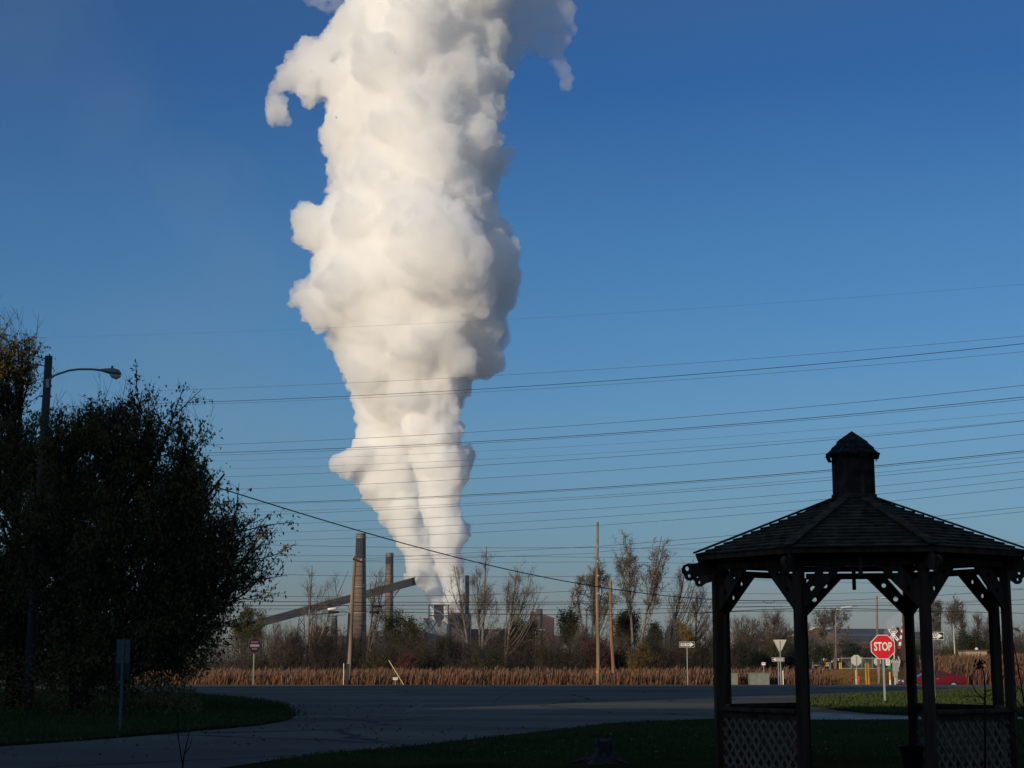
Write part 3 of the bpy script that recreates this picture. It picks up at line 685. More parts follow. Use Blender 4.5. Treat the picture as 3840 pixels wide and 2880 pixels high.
# street lamp with the dark head at far right (pole behind the gazebo post)
Y=150; x=X(3776,Y,2400); r=thing('street_lamp',(x,Y,basez(x,Y)),'far dark street lamp head reaching out right of the last gazebo post','street lamp')
zt=P(3780,2360,Y).z-r.location.z
mb=MB(); mb.cyl((0,0,0),(0,0,zt-.2),.09,.07,8); mb.build('pole',M['pole_dark'],r)
mb=MB(); mb.tube([(0,0,zt-.35),(.25,0,zt),(.6,0,zt+.06)],.035,6); a=mb.build('arm',M['pole_dark'],r)
mb=MB(); mb.tube([(.55,0,zt+.08),(.75,0,zt+.06),(1.0,0,zt-.03),(1.25,0,zt-.18)],[.05,.12,.15,.05],8); mb.build('lamp_head',M['pole_dark'],a)
# near street light at the left, wooden pole half inside the tree
Y=51; b=P(120,2560,Y); t=P(183,1336,Y); r=thing('street_light',(b.x-.1,Y,0),'wooden street light pole with curved arm and grey lamp head above the left dark tree','street light')
h=t.z; dx=t.x-b.x+.1
mb=MB(); k=6; mb.tube([(dx*i/k,0,h*i/k) for i in range(k+1)],[.17-.045*i/k for i in range(k+1)],12); mb.build('pole',mat('grey_pole_wood',(.065,.055,.045),.9,.3,6,stretch=(1,1,.1)),r,True)
def L(px,py): q=P(px,py,Y); return Vector((q.x-r.location.x,-.12,q.z))
arm=[L(184,1455),L(188,1432),L(200,1414),L(225,1404),L(262,1392),L(300,1387),L(345,1387),L(386,1391)]
mb=MB(); mb.tube(arm,[.035]*8,8); a=mb.build('lamp_arm',M['gray_lamp'],r,True); mb=MB(); q=L(183,1440); mb.box(q,(.10,.10,.28)); mb.build('arm_bracket',M['galv'],r)
mb=MB(); mb.tube([L(382,1390),L(400,1392),L(425,1395),L(445,1400),L(457,1406)],[.045,.075,.115,.11,.04],12); hd=mb.build('lamp_head',M['gray_lamp'],a,True)
mb=MB(); mb.tube([L(415,1402),L(425,1410),L(440,1416),L(452,1412),L(455,1406)],[.03,.08,.09,.06,.02],10); mb.build('lens',M['glass_lamp'],hd,True)
mb=MB(); q=L(424,1386); mb.cyl(q,q+Vector((0,0,.10)),.035,n=8); mb.build('photocell',M['black'],hd)
# ------------------------------------------------------------------ WIRES
ORD=['first','second','third','fourth','fifth','sixth','seventh','eighth','ninth','tenth','eleventh','twelfth','thirteenth','fourteenth','fifteenth','sixteenth','seventeenth','eighteenth','nineteenth','twentieth','twenty-first']
def wire(name,pts,Yl,Yr,rad,mt,label,group=None,cat='wire',n=36,xr=None):
    """pts: three measured photo points; the wire hangs in one vertical plane"""
    xs=[p[0] for p in pts]; ys=[p[1] for p in pts]; co_=np.polyfit(xs,ys,min(3,len(xs)-1))
    xl,xr_=xs[0],xs[-1]
    A=P(xl,ys[0],Yl); B=P(xr_,ys[-1],Yr); out=[]
    for i in range(n+1):
        t=i/n; wx=A.x+(B.x-A.x)*t; wy=Yl+(Yr-Yl)*t
        # find the photo column of this plan position (rows change it only slightly)
        py=ys[0]+(ys[-1]-ys[0])*t; px=CX
        for _ in range(4):
            v=-(py-CY)/F; f=math.cos(PIT)-v*math.sin(PIT); px=CX+F*wx/wy*f; py=float(np.polyval(co_,px))
        out.append(P(px,py,wy))
    mb=MB(); mb.tube(out,rad,5); o=mb.build(name,M[mt],None,True)
    tag(o,label,cat,group); return o
TG='overhead transmission wires'
T=[ # (x,y) at left, middle, right ; radius px
 ([(60,1268),(2000,1192),(3990,1052)],.55,'conductor'),
 ([(480,1468),(2000,1400),(3990,1246)],1.1,'conductor'),
 ([(480,1516),(2000,1447),(3990,1272)],2.0,'cable'),
 ([(480,1524),(2000,1459),(3990,1304)],1.1,'conductor'),
 ([(480,1679),(2000,1606),(3990,1428)],1.6,'conductor'),
 ([(480,1706),(2000,1644),(3990,1472)],2.0,'cable'),
 ([(480,1717),(2000,1650),(3990,1482)],1.4,'conductor'),
 ([(480,1737),(2000,1682),(3990,1532)],.8,'conductor'),
 ([(480,1767),(2000,1713),(3990,1562)],.9,'conductor'),
 ([(480,1799),(2000,1733),(3990,1562)],1.5,'conductor'),
 ([(480,1846),(2000,1782),(3990,1612)],1.4,'conductor'),
 ([(480,1897),(2000,1843),(3990,1674)],2.1,'cable'),
 ([(480,1901),(2000,1848),(3990,1680)],1.4,'conductor'),
 ([(480,1931),(2000,1874),(3990,1697)],1.1,'conductor'),
 ([(480,1946),(2000,1882),(3990,1716)],1.4,'conductor'),
 ([(480,1979),(2000,1922),(3990,1751)],1.3,'conductor'),
 ([(480,2009),(2000,1954),(3990,1779)],1.3,'conductor'),
 ([(480,2040),(2000,1985),(3990,1809)],1.3,'conductor'),
]
for i,(pts,rp_,mt) in enumerate(T):
    wire('transmission_wire',pts,125,78,rp_/60/2,mt,'%s transmission wire from the top, rising gently to the right across sky and plume'%ORD[i],TG)
LG='pole line wires'
LW=[ ([(560,2030),(1400,2051),(2241,2053)],111,1.5,'conductor','topmost pole line wire, from the left tree to the tallest pole'),
 ([(1325,2098),(1900,2066),(2241,2049)],111,1.3,'conductor','wire climbing from the leaning pole crossarm to the top insulator of the tallest pole'),
 ([(1350,2102),(1950,2085),(2241,2074)],111,1.3,'conductor','thin pole line wire just above the second insulator of the tallest pole'),
 ([(2241,2049),(3000,1985),(3990,1885)],105,1.5,'conductor','wire rising right from the tallest pole over the gazebo roof'),
 ([(2241,2070),(3000,2001),(3990,1903)],105,1.4,'conductor','lower of the two wires rising right from the tallest pole over the gazebo roof'),
 ([(2241,2053),(2650,2059),(3990,2028)],112,1.3,'conductor','nearly level wire from the tallest pole to the gazebo roof edge'),
 ([(560,2088),(1400,2084),(2241,2090)],113,1.3,'conductor','level pole line wire crossing the tall brick stack below its cap'),
 ([(2241,2090),(2650,2087),(3990,2070)],113,1.3,'conductor','level wire right of the tallest pole at the height of the gazebo eave'),
 ([(560,2096),(1400,2107),(2241,2107)],112,1.3,'conductor','pole line wire below the crossarm of the leaning pole'),
 ([(2241,2107),(2650,2113),(3990,2125)],112,1.3,'conductor','wire right of the tallest pole just below the gazebo eave'),
 ([(560,2138),(1400,2161),(2241,2160)],112,1.6,'conductor','darker pole line wire at the third insulator of the tallest pole'),
 ([(2241,2160),(2650,2169),(3990,2215)],112,1.3,'conductor','wire right of the tallest pole passing behind the gazebo braces'),
 ([(560,2223),(1400,2237),(2241,2212)],113,1.6,'conductor','sagging pole line wire crossing the middle of the leaning pole'),
 ([(2241,2206),(2763,2225),(3350,2220)],113,1.3,'conductor','wire visible under the gazebo header between two posts'),
 ([(560,2250),(1400,2258),(2241,2257)],112,2.2,'cable','thick pole line cable level with the conveyor gallery foot'),
 ([(2241,2256),(2800,2260),(3990,2195)],112,1.6,'cable','thick cable right of the tallest pole seen under the gazebo roof'),
 ([(560,2272),(1400,2270),(2241,2264)],114,2.4,'cable','heavy black communication cable, second from the lowest left of the gazebo'),
 ([(2241,2262),(2700,2273),(3990,2240)],114,1.6,'cable','communication cable through the upper part of the gazebo opening'),
 ([(560,2285),(1400,2284),(2241,2288)],113,1.6,'cable','cable just above the lowest one left of the tallest pole'),
 ([(2241,2288),(2900,2275),(3990,2266)],113,1.6,'cable','cable crossing behind the gazebo posts above the lowest pair'),
 ([(1320,2290),(1800,2302),(2241,2306)],112,2.4,'cable','lowest black cable between the leaning pole and the tallest pole'),
 ([(2241,2306),(3000,2291),(3990,2304)],112,2.2,'cable','lowest thick black cable behind the gazebo posts'),
 ([(2600,2302),(3160,2282),(3500,2295)],111,2.4,'cable','thick cable that dips behind the middle gazebo posts'),
 ([(2763,2262),(3160,2262),(3700,2252)],115,1.1,'conductor','faint thin wire in the gazebo opening above the thick cables'),
 ([(560,2313),(1100,2306),(1312,2296)],111,1.8,'cable','lower cable entering the leaning pole from the left'),
 ([(760,2325),(1000,2320),(1312,2290)],110,1.3,'cable','cable sagging below the hanging splice cases left of the leaning pole')]
for pts,Y,rp_,mt,lb in LW: wire('line_wire',pts,Y,Y,rp_/54/2,mt,lb,LG)
wire('drop_cable',[(560,1748),(1205,1950),(1600,2062),(1754,2098),(2000,2156),(2239,2200),(2669,2249),(2763,2252),(2960,2250)],60,113,.026,'cable','thick black cable sloping down from the left tree to the tallest pole and beyond','drop cables',n=60)
wire('drop_cable',[(-40,1290),(80,1320),(170,1346)],51,51,.012,'cable','short upper cable running left from the top of the near street light pole','drop cables',n=8)
wire('drop_cable',[(-40,1332),(80,1356),(168,1373)],51,51,.014,'cable','short lower cable running left from the near street light pole','drop cables',n=8)
# splice cases on the cables
for px,py,w_,mt,lb,sl in [(1245,2283,33,'white','pale splice case hanging on the cable left of the leaning pole',-.06),(1252,2296,38,'cable','dark splice case below the pale one left of the leaning pole',-.03),(1413,2274,38,'cable','upper dark splice case on the cables right of the tall stack',0),(1404,2296,40,'cable','lower dark splice case on the cables right of the tall stack',0),(2960,2253,18,'cable','small splice case on the cable seen behind the left gazebo brace',0)]:
    a=P(px-w_/2,py-sl*w_,111.5); b=P(px+w_/2,py+sl*w_,111.5); mb=MB(); d=(b-a)
    mb.tube([a,a+d*.06,a+d*.94,b],[.03,.085,.085,.03],10); o=mb.build('splice_case',M[mt],None,True); tag(o,lb,'splice case')
# looped slack cable at the leaning pole
mb=MB(); mb.tube([P(x,y,111) for x,y in [(1262,2279),(1275,2272),(1292,2269),(1305,2274),(1313,2288),(1314,2305)]],.018,5); mb.tube([P(x,y,111) for x,y in [(1268,2292),(1290,2290),(1302,2297),(1296,2305),(1270,2308),(1230,2311)]],.018,5)
o=mb.build('slack_loop',M['cable'],None,True); tag(o,'looped slack of black cable beside the leaning pole','cable')
mb=MB(); mb.tube([P(x,y,113) for x,y in [(2857,2252),(2868,2258),(2878,2262),(2890,2262),(2900,2258),(2911,2251)]],.016,5)
o=mb.build('slack_loop',M['cable'],None,True); tag(o,'small slack cable loop hanging in the left gazebo opening','cable')
#==PART3==
# ------------------------------------------------------------------ RED CAR
def red_car():
    Y=116.5; xl=X(3372,Y,2540); xr=X(3611,Y,2540); Lc=xr-xl; xc=(xl+xr)/2; z0=basez(xc,Y)+.02
    r=thing('red_car',(xc,Y,z0),'dark red four door sedan driving left on the far road behind the gazebo posts','car'); s=Lc/4.7
    prof=[(-2.35,.32),(-2.33,.52),(-2.28,.66),(-2.05,.76),(-1.55,.88),(-1.05,.95),(-.98,.97),(1.32,1.06),(1.75,1.05),(2.20,1.02),(2.33,.93),(2.35,.55),(2.30,.32)]
    cabin=[(-1.08,.94),(-.42,1.30),(-.20,1.385),(.10,1.43),(.50,1.425),(.85,1.36),(1.15,1.24),(1.55,1.06)]
    def loft(poly,stations,name,mt,parent):
        mb=MB(); n=len(poly); k=len(stations)
        for yy,sx_,dz in stations:
            for a,b in poly: mb.v.append(((a*sx_)*s,yy*s,(b+dz*(b-.3))*s))
        for i in range(k-1):
            for j in range(n): mb.f.append((i*n+j,i*n+(j+1)%n,(i+1)*n+(j+1)%n,(i+1)*n+j)); mb.m.append(0)
        mb.f.append(tuple(range(n-1,-1,-1))); mb.m.append(0); mb.f.append(tuple((k-1)*n+j for j in range(n))); mb.m.append(0)
        return mb.build(name,mt,parent,True)
    paint=mat('dark_red_car_paint',(.11,.004,.008),.35,spec=.3); glass=mat('car_glass',(.02,.025,.03),.08,spec=.6)
    body=loft(prof,[(-.88,.97,-.03),(-.86,1,0),(-.5,1.0,.02),(.5,1.0,.02),(.86,1,0),(.88,.97,-.03)],'body',paint,r)
    loft(cabin,[(-.64,.96,-.08),(-.60,1,-.015),(0,1,.0),(.60,1,-.015),(.64,.96,-.08)],'roof',paint,r)
    for sy in(-1,1):
        for poly in ([(-.80,1.0),(-.38,1.27),(-.15,1.33),(.24,1.34),(.24,1.02)],[(.32,1.02),(.32,1.34),(.62,1.32),(.92,1.23),(.98,1.04)],[(1.05,1.05),(1.0,1.22),(1.25,1.10)]):
            mb=MB(); mb.prism([(a*s,b*s*.985) for a,b in poly],(0,sy*.652*s,0),(1,0,0),(0,0,1),.012); mb.build('window',glass,r)
        mb=MB(); mb.box((-.72*s,sy*.95*s,1.0*s),(.14*s,.16*s,.11*s)); mb.build('mirror',paint,r)
        mb=MB(); mb.box((.25*s,sy*.885*s,.82*s),(.16*s,.02,.025)); mb.build('door_handle',M['galv'],r)
        for xx in(-1.42,1.40):
            mb=MB(); mb.tube([(xx*s,sy*.70*s,.33*s),(xx*s,sy*.90*s,.33*s)],.33*s,20); w_=mb.build('tyre',M['black'],r)
            mb=MB(); mb.tube([(xx*s,sy*.89*s,.33*s),(xx*s,sy*.915*s,.33*s)],.20*s,12); mb.build('rim',M['galv'],w_)
        mb=MB(); mb.box((-2.20*s,sy*.70*s,.66*s),(.26*s,.36*s,.13*s)); mb.build('headlight',mat('headlight_glass',(.7,.66,.6),.15,spec=.7),r)
        mb=MB(); mb.box((2.29*s,sy*.70*s,.86*s),(.12*s,.34*s,.12*s)); mb.build('tail_light',mat('tail_glass',(.3,.01,.01),.2),r)
    mb=MB(); mb.prism([(-1.02*s,.985*s),(-.42*s,1.315*s),(-.36*s,1.30*s),(-.95*s,.965*s)],(0,0,0),(1,0,0),(0,0,1),1.12*s); mb.build('windscreen',glass,r)
red_car()
# white van roof far behind the reeds
Y=235; xl=X(3437,Y,2490); xr=X(3512,Y,2490); zt=P(3460,2484,Y).z; z0=zt-1.75; r=thing('white_pickup',((xl+xr)/2,Y,z0),'white pickup cab roof showing over the reeds between the rear gazebo posts','pickup truck')
Lw=xr-xl
mb=MB(); mb.prism([(-Lw/2,.5),(-Lw/2,1.1),(-Lw*.40,1.45),(-Lw*.36,1.66),(-Lw*.30,1.74),(Lw*.38,1.75),(Lw*.44,1.68),(Lw*.47,1.2),(Lw*.5,1.15),(Lw/2,.5)],(0,0,0),(1,0,0),(0,0,1),1.8); mb.build('body',M['white'],r)
for a in(-.22,.05,.28):
    mb=MB(); mb.box((Lw*a,-.905,1.36),(Lw*.2,.012,.38)); mb.build('window',M['black'],r)
for a in(-.3,.3):
    mb=MB(); mb.cyl((Lw*a,-.92,.36),(Lw*a,.92,.36),.36,n=16); mb.build('wheel',M['black'],r)
# ------------------------------------------------------------------ RAILWAY CROSSING SIGNAL
def crossing():
    Y=117; x=X(3352,Y,2450); z0=basez(x,Y); r=thing('crossing_signal',(x,Y,z0),'railway crossing signal with white crossbuck and silver mast, just right of the red STOP sign','crossing signal')
    Q=lambda px,py,dy=0: Vector((X(px,Y,py)-x,dy,P(px,py,Y).z-z0))
    mb=MB(); t=Q(3349,2352); mb.cyl((t.x,0,0),t,.055,.05,10); mb.lathe([(.03,0),(.08,.03),(.06,.12),(.01,.15)],t,8); mb.build('mast',M['galv_lit'],r)
    c=Q(3349,2380,-.08); mb=MB()
    for sg in(-1,1): mb.bar(c+Vector((-.36,sg*.006,-sg*.40)),c+Vector((.36,sg*.006,sg*.40)),.02,.22,up=Vector((0,1,0))) if False else mb.prism([(-.52,-.10),(.52,-.10),(.52,.10),(-.52,.10)],c+Vector((0,sg*.01,0)),Vector((.62,0,sg*.78)),Vector((-sg*.78,0,.62)),.012)
    cb=mb.build('crossbuck',M['white'],r)
    for sg in(-1,1):
        mb=MB(); 
        for k in(-.34,-.22,.18,.30): mb.prism([(k,-.05),(k+.06,-.05),(k+.06,.05),(k,.05)],c+Vector((0,-.015+sg*.01,0)),Vector((.62,0,sg*.78)),Vector((-sg*.78,0,.62)),.012)
        mb.build('crossbuck_lettering',M['black'],cb)
    for px,py in((3374,2444),(3366,2358)):
        q=Q(px,py,-.1); mb=MB(); mb.cyl(q,q+Vector((0,.12,0)),.22 if py>2400 else .12,n=16); d=mb.build('signal_target',M['black'],r)
        mb=MB(); mb.cyl(q+Vector((0,-.13,0)),q+Vector((0,-.005,0)),.11 if py>2400 else .06,n=14); mb.build('red_lens',mat('dark_red_lens',(.10,.012,.014),.3),d)
    mb=MB(); q=Q(3356,2502,-.1); mb.box(q,(.42,.3,.62)); mb.box(q+Vector((-.02,.02,-.50)),(.30,.25,.34)); bx_=mb.build('control_box',M['galv'],r)
    mb=MB(); 
    for k in range(6): mb.bar(Q(3340+k*5,2487+3*k%7,-.2),Q(3346+k*5,2470+(5*k)%13,-.2),.05,.05)
    mb.tube([Q(3356,2520,-.2),Q(3368,2500,-.2),Q(3372,2480,-.2),Q(3366,2462,-.2)],.05,6); mb.bar(Q(3338,2478,-.15),Q(3372,2484,-.15),.05,.12)
    mb.build('gate_mechanism',M['galv_lit'],r)
    mb=MB(); mb.box(Q(3362,2545,0),(.14,.14,.7)); mb.cyl(Q(3360,2524,0),Q(3360,2562,0),.05,n=8); mb.build('base_post',M['galv'],r)
    # raised gate arm in red and white bands
    a=Q(3369,2433,-.28); b=Q(3387,2297,-.28); n=11
    for i in range(n):
        mb=MB(); mb.bar(a.lerp(b,i/n),a.lerp(b,(i+1)/n),.16-.005*i,.04,up=Vector((0,1,0))) if False else mb.prism([(0,-.085+.004*i),((b-a).length/n,-.085+.004*i),((b-a).length/n,.085-.004*i),(0,.085-.004*i)],a.lerp(b,i/n),(b-a).normalized(),(b-a).normalized().cross(Vector((0,1,0))),.03)
        mb.build('gate_arm_band',M['red' if i%2==0 else 'white'],r)
    mb=MB(); mb.box(Q(3326,2484,-.3)+Vector((0,0,0)),(.32,.02,.44)); 
    s_=mb.build('notice_board',M['white'],r); mb=MB()
    for py in(2476,2482,2489): mb.box(Q(3326,py,-.315),(.20,.01,.03))
    mb.build('notice_print',M['black'],s_)
    mb=MB(); mb.box(Q(3333,2502,-.1),(.18,.2,.30)); mb.build('green_case',mat('green_plastic',(.03,.22,.05),.5),r)
crossing()
# ------------------------------------------------------------------ GATE AND CHAIN LINK FENCE
def gate():
    Y=295; Q=lambda px,py: P(px,py,Y); zb=basez(X(3250,Y),Y); 
    r=thing('chain_link_gate',(X(3230,Y),Y,zb),'long grey chain link sliding gate across the track beyond the reeds','gate'); O=r.location
    L=lambda px,py: Q(px,py)-O
    mb=MB()
    for a,b in[((3155,2468),(3330,2468)),((3155,2507),(3330,2507))]: mb.cyl(L(*a),L(*b),.045,n=6)
    mb.build('rail',M['galv_lit'],r)
    for px in(3155,3193,3232,3271,3300,3330):
        mb=MB(); mb.cyl(L(px,2511),L(px,2462),.045,n=6); mb.build('upright',M['galv'],r)
    mb=MB()
    for a,b in[((3155,2468),(3193,2507)),((3232,2468),(3271,2507)),((3232,2468),(3193,2507)),((3330,2468),(3300,2507))]: mb.cyl(L(*a),L(*b),.02,n=4)
    mb.build('brace',M['galv'],r)
    mb=MB(); a=L(3155,2507); b=L(3330,2468); k=a.x-3
    while k<b.x:
        for sg in(1,-1):
            x0,x1=k,k+2.0; z0,z1=(a.z,b.z) if sg==1 else (b.z,a.z)
            if x0>=a.x and x1<=b.x: mb.bar((x0,0,z0),(x1,0,z1),.012,.012)
        k+=.22
    m=mb.build('mesh',M['galv'],r)
    r=thing('chain_link_fence',(X(3090,Y),Y,zb),'chain link fence panel with tall posts left of the long gate, holding several notices','fence'); O=r.location
    for px,py in((3047,2457),(3051,2466),(3075,2461),(3079,2456),(3083,2460),(3111,2461),(3115,2458)):
        mb=MB(); mb.cyl(L(px,2512),L(px,py),.05,n=6); mb.build('fence_post',M['galv_lit' if px in(3047,3079) else 'galv'],r)
    mb=MB(); mb.cyl(L(3033,2477),L(3046,2467),.05,n=5); mb.cyl(L(3047,2469),L(3155,2469),.035,n=5); mb.cyl(L(3047,2509),L(3125,2509),.03,n=5); mb.build('rail',M['galv'],r)
    def board(px0,py0,px1,py1,mt,label,lines=None,name='notice_board'):
        a=P(px0,py0,Y-.3); b=P(px1,py1,Y-.3); o=thing(name,((a.x+b.x)/2,Y-.3,(a.z+b.z)/2),label,'notice')
        w,h=b.x-a.x,a.z-b.z; mb=MB(); mb.box((0,0,0),(w,.03,h)); s_=mb.build('panel',mt,o)
        if lines:
            mb=MB()
            for k in(-.2,.12): mb.box((0,-.02,h*k),(w*.7,.01,h*.14))
            mb.build('print',lines,s_)
    tan=mat('tan_board',(.45,.33,.18),.7)
    board(3053,2482,3077,2497,M['galv'],'large grey board on the left end of the chain link fence')
    board(3086,2470,3100,2480,M['white'],'white notice with red print on the fence left of the orange panel',M['red_marker'])
    board(3101,2471,3110,2477,tan,'small tan notice right of the white notice on the fence',M['red_marker'])
    board(3089,2482,3095,2488,M['orange'],'small orange notice below the white notice on the fence')
    board(3097,2483,3110,2490,tan,'wide tan notice in the middle row on the fence',M['black'])
    board(3096,2492,3110,2499,tan,'lowest tan notice on the fence',M['black'])
    board(3118,2477,3123,2485,M['white'],'tiny white tag just left of the orange panel on the fence')
    board(3124,2471,3136,2489,M['orange_box'],'tall orange panel on the fence beside the thin light pole')
    board(3142,2468,3146,2478,M['galv_lit'],'small pale box on the post right of the orange panel')
gate()
# beige shed at right
Y=170; a=P(3627,2441,Y); b=P(3705,2441,Y); z0=basez(a.x,Y)
r=thing('shed',((a.x+b.x)/2,Y+2,z0),'beige corrugated metal shed showing above the tall reeds at the right','shed'); w_=b.x-a.x; h_=a.z-z0
mb=MB(); n=26
for i in range(n):
    x0=-w_/2+w_*i/n; mb.box((x0+w_/n/2,-1.5-(.02 if i%2 else 0),h_/2),(w_/n*.96,.05,h_))
mb.box((0,0,h_/2-.02),(w_,2.95,h_-.04)); mb.build('wall',mat('beige_corrugated_metal',(.36,.26,.18),.6,.12,3,stretch=(1,1,.1)),r)
mb=MB(); mb.box((0,0,h_+.05),(w_+.3,3.5,.12)); rf=mb.build('roof',mat('brown_trim',(.10,.065,.045),.6),r)
mb=MB(); mb.lathe([(.12,0),(.2,.1),(.1,.25)],(w_*.05,-1.3,h_+.1),8); mb.build('vent',M['white'],rf)
# ------------------------------------------------------------------ INDUSTRY
I=lambda px,py,Y: P(px,py,Y)
def stack(name,label,px,pyt,pyb,Y,wt,wb,mts,bands,rings,cat='smokestack'):
    t=I(px,pyt,Y); x=t.x; z0=0; h=t.z; s=Y/F
    r=thing(name,(x,Y,z0),label,cat,'works chimneys'); zb=I(px,pyb,Y).z
    rad=lambda z: (wb+(wt-wb)*max(0,min(1,(z-zb)/(h-zb))))*s/2
    zs=[0]+[I(px,q,Y).z for q in bands[::-1]]+[h]
    for i in range(len(zs)-1):
        mb=MB(); k=6; prof=[(rad(zs[i]+(zs[i+1]-zs[i])*j/k),zs[i]+(zs[i+1]-zs[i])*j/k) for j in range(k+1)]
        mb.lathe(prof,n=28); mb.build('shaft' if i==0 else 'band',mts[i],r,True)
    mb=MB(); rt=rad(h); mb.lathe([(rt*1.0,h-.5),(rt*1.06,h-.4),(rt*1.06,h+.3),(rt*.8,h+.3),(rt*.8,h-.4)],n=24); mb.build('rim',mts[-1],r)
    mb=MB(); z=h*.18
    while z<h-3:
        rr=rad(z); mb.lathe([(rr*1.004,z),(rr*1.012,z+.05),(rr*1.012,z+.35),(rr*1.004,z+.4)],n=28); z+=h*.035
    mb.build('steel_hoops',mts[-2 if len(mts)>1 else 0],r)
    mb=MB(); mb.bar((rad(0)*.45,-rad(0)*.95,2),(rt*.45,-rt*.95,h),.7,.5,up=Vector((1,0,0))); mb.build('ladder',M['creosote'],r)
    for q in rings:
        z=I(px,q,Y).z; rr=rad(z); mb=MB(); mb.lathe([(rr*1.02,z-.25),(rr*1.16,z-.2),(rr*1.16,z+.05),(rr*1.02,z+.05)],n=24)
        for k in range(14):
            a=2*math.pi*k/14; mb.cyl((rr*1.14*math.cos(a),rr*1.14*math.sin(a),z),(rr*1.14*math.cos(a),rr*1.14*math.sin(a),z+1.2),.07,n=3)
        mb.lathe([(rr*1.13,z+1.15),(rr*1.16,z+1.15),(rr*1.16,z+1.27),(rr*1.13,z+1.27)],n=24)
        mb.build('platform',M['galv'],r)
    return r
brick=mat('tan_brick',(.15,.098,.064),.95,.22,.25,stretch=(1,1,3)); brick2=mat('brown_brick',(.10,.060,.046),.95,.22,.25,stretch=(1,1,3))
dband=mat('sooty_brick',(.035,.032,.030),.95,.25,.25,stretch=(1,1,3)); capm=mat('pale_cap_brick',(.15,.125,.10),.95,.2,.3)
stack('brick_stack','tallest brick smokestack with a dark upper band, behind the leaning utility pole',1353.5,2002,2440,1130,36,55,[brick2,brick,dband,capm],[2020,2092,2330],[2017,2200,2298])
stack('brick_stack','shorter brick smokestack with a dark upper band, crossed by the conveyor',1461,2075,2280,1260,28.5,33,[brick,dband,capm],[2083,2116],[2086,2165])
s=stack('steel_stack','low dark flared stack left of the leaning utility pole',1254,2312,2370,1100,20,27,[dband],[],[2316])
# square dark tower stack beside the plume
t=I(1752,2158,1190); r=thing('tower_stack',(t.x,1190,0),'dark square tower beside the foot of the steam plume','tower'); sc_=1190/F
mb=MB(); mb.box((0,0,t.z/2),(15*sc_,15*sc_,t.z)); mb.build('shaft',mat('dark_steel_cladding',(.055,.05,.048),.9,.3,.3),r)
mb=MB()
for k in range(9): mb.box((8.5*sc_,-1.2,t.z*(.55+.05*k)),(2.6*sc_,1.4,.35))
mb.build('ladder_cage',M['creosote'],r)
t=I(1732,2127,1215); r=thing('red_white_stack',(t.x,1215,0),'slim reddish stack half lost in the right side of the steam','smokestack'); 
mb=MB(); mb.lathe([(7.5*1215/F,0),(6.5*1215/F,t.z*.84)],n=20); mb.build('shaft',mat('pale_stack_paint',(.34,.26,.22),.8,.2,.2),r)
mb=MB(); mb.lathe([(6.5*1215/F,t.z*.84),(6.4*1215/F,t.z)],n=20); mb.build('red_band',mat('red_stack_paint',(.28,.06,.05),.8),r)
# conveyor gallery
Yc=1190; a=I(890,2352,Yc); b=I(1556,2183,Yc-5)
r=thing('conveyor_gallery',(a.x,Yc,a.z),'long enclosed conveyor gallery sloping up from the left into the steam','conveyor')
mb=MB(); th=25*Yc/F; A=Vector((0,0,-th*.3)); B=b-a-Vector((0,0,-th*.1)); mb.bar(A,B,5.0,th); mb.build('gallery',mat('brown_grey_cladding',(.030,.025,.025),.85,.25,.12),r)
mb=MB(); mb.bar(A+Vector((0,0,th*.56)),B+Vector((0,0,th*.56)),5.6,.5); mb.build('roof',mat('lighter_roofing',(.055,.046,.044),.8),r)
mb=MB(); n=38
for i in range(n): 
    p0=A.lerp(B,(i+.5)/n); mb.box(p0+Vector((0,-2.55,0)),(.35,.12,th*.95))
mb.build('cladding_rib',M['creosote'],r)
def trestle(legs,label,Y):
    p=I(legs[0][0],legs[0][1],Y); r=thing('conveyor_support',(p.x,Y,0),label,'trestle','conveyor trestles'); mb=MB()
    for (x0,y0,x1,y1) in legs: mb.bar(I(x0,y0,Y)-Vector((p.x,Y,0)),I(x1,y1,Y)-Vector((p.x,Y,0)),.55,.55)
    mb.build('lattice',mat('steel_frame',(.06,.058,.06),.8),r)
trestle([(1123,2305,1112,2400),(1139,2303,1144,2400),(1123,2320,1143,2350),(1139,2320,1116,2350),(1116,2350,1144,2380),(1143,2350,1113,2385)],'left lattice trestle under the lower conveyor, beside the bare double tree',1186)
trestle([(1188,2296,1190,2400),(1175,2310,1162,2400),(1188,2320,1168,2350)],'thin trestle leg just right of the bare double tree',1186)
trestle([(1372,2215,1440,2330),(1380,2210,1450,2330),(1384,2245,1432,2245),(1395,2270,1410,2250)],'left slanting leg of the V shaped conveyor support between the brick stacks',1180)
trestle([(1502,2204,1430,2310),(1490,2204,1405,2310),(1497,2212,1478,2228),(1470,2252,1445,2262)],'right slanting leg of the V shaped conveyor support by the shorter brick stack',1184)
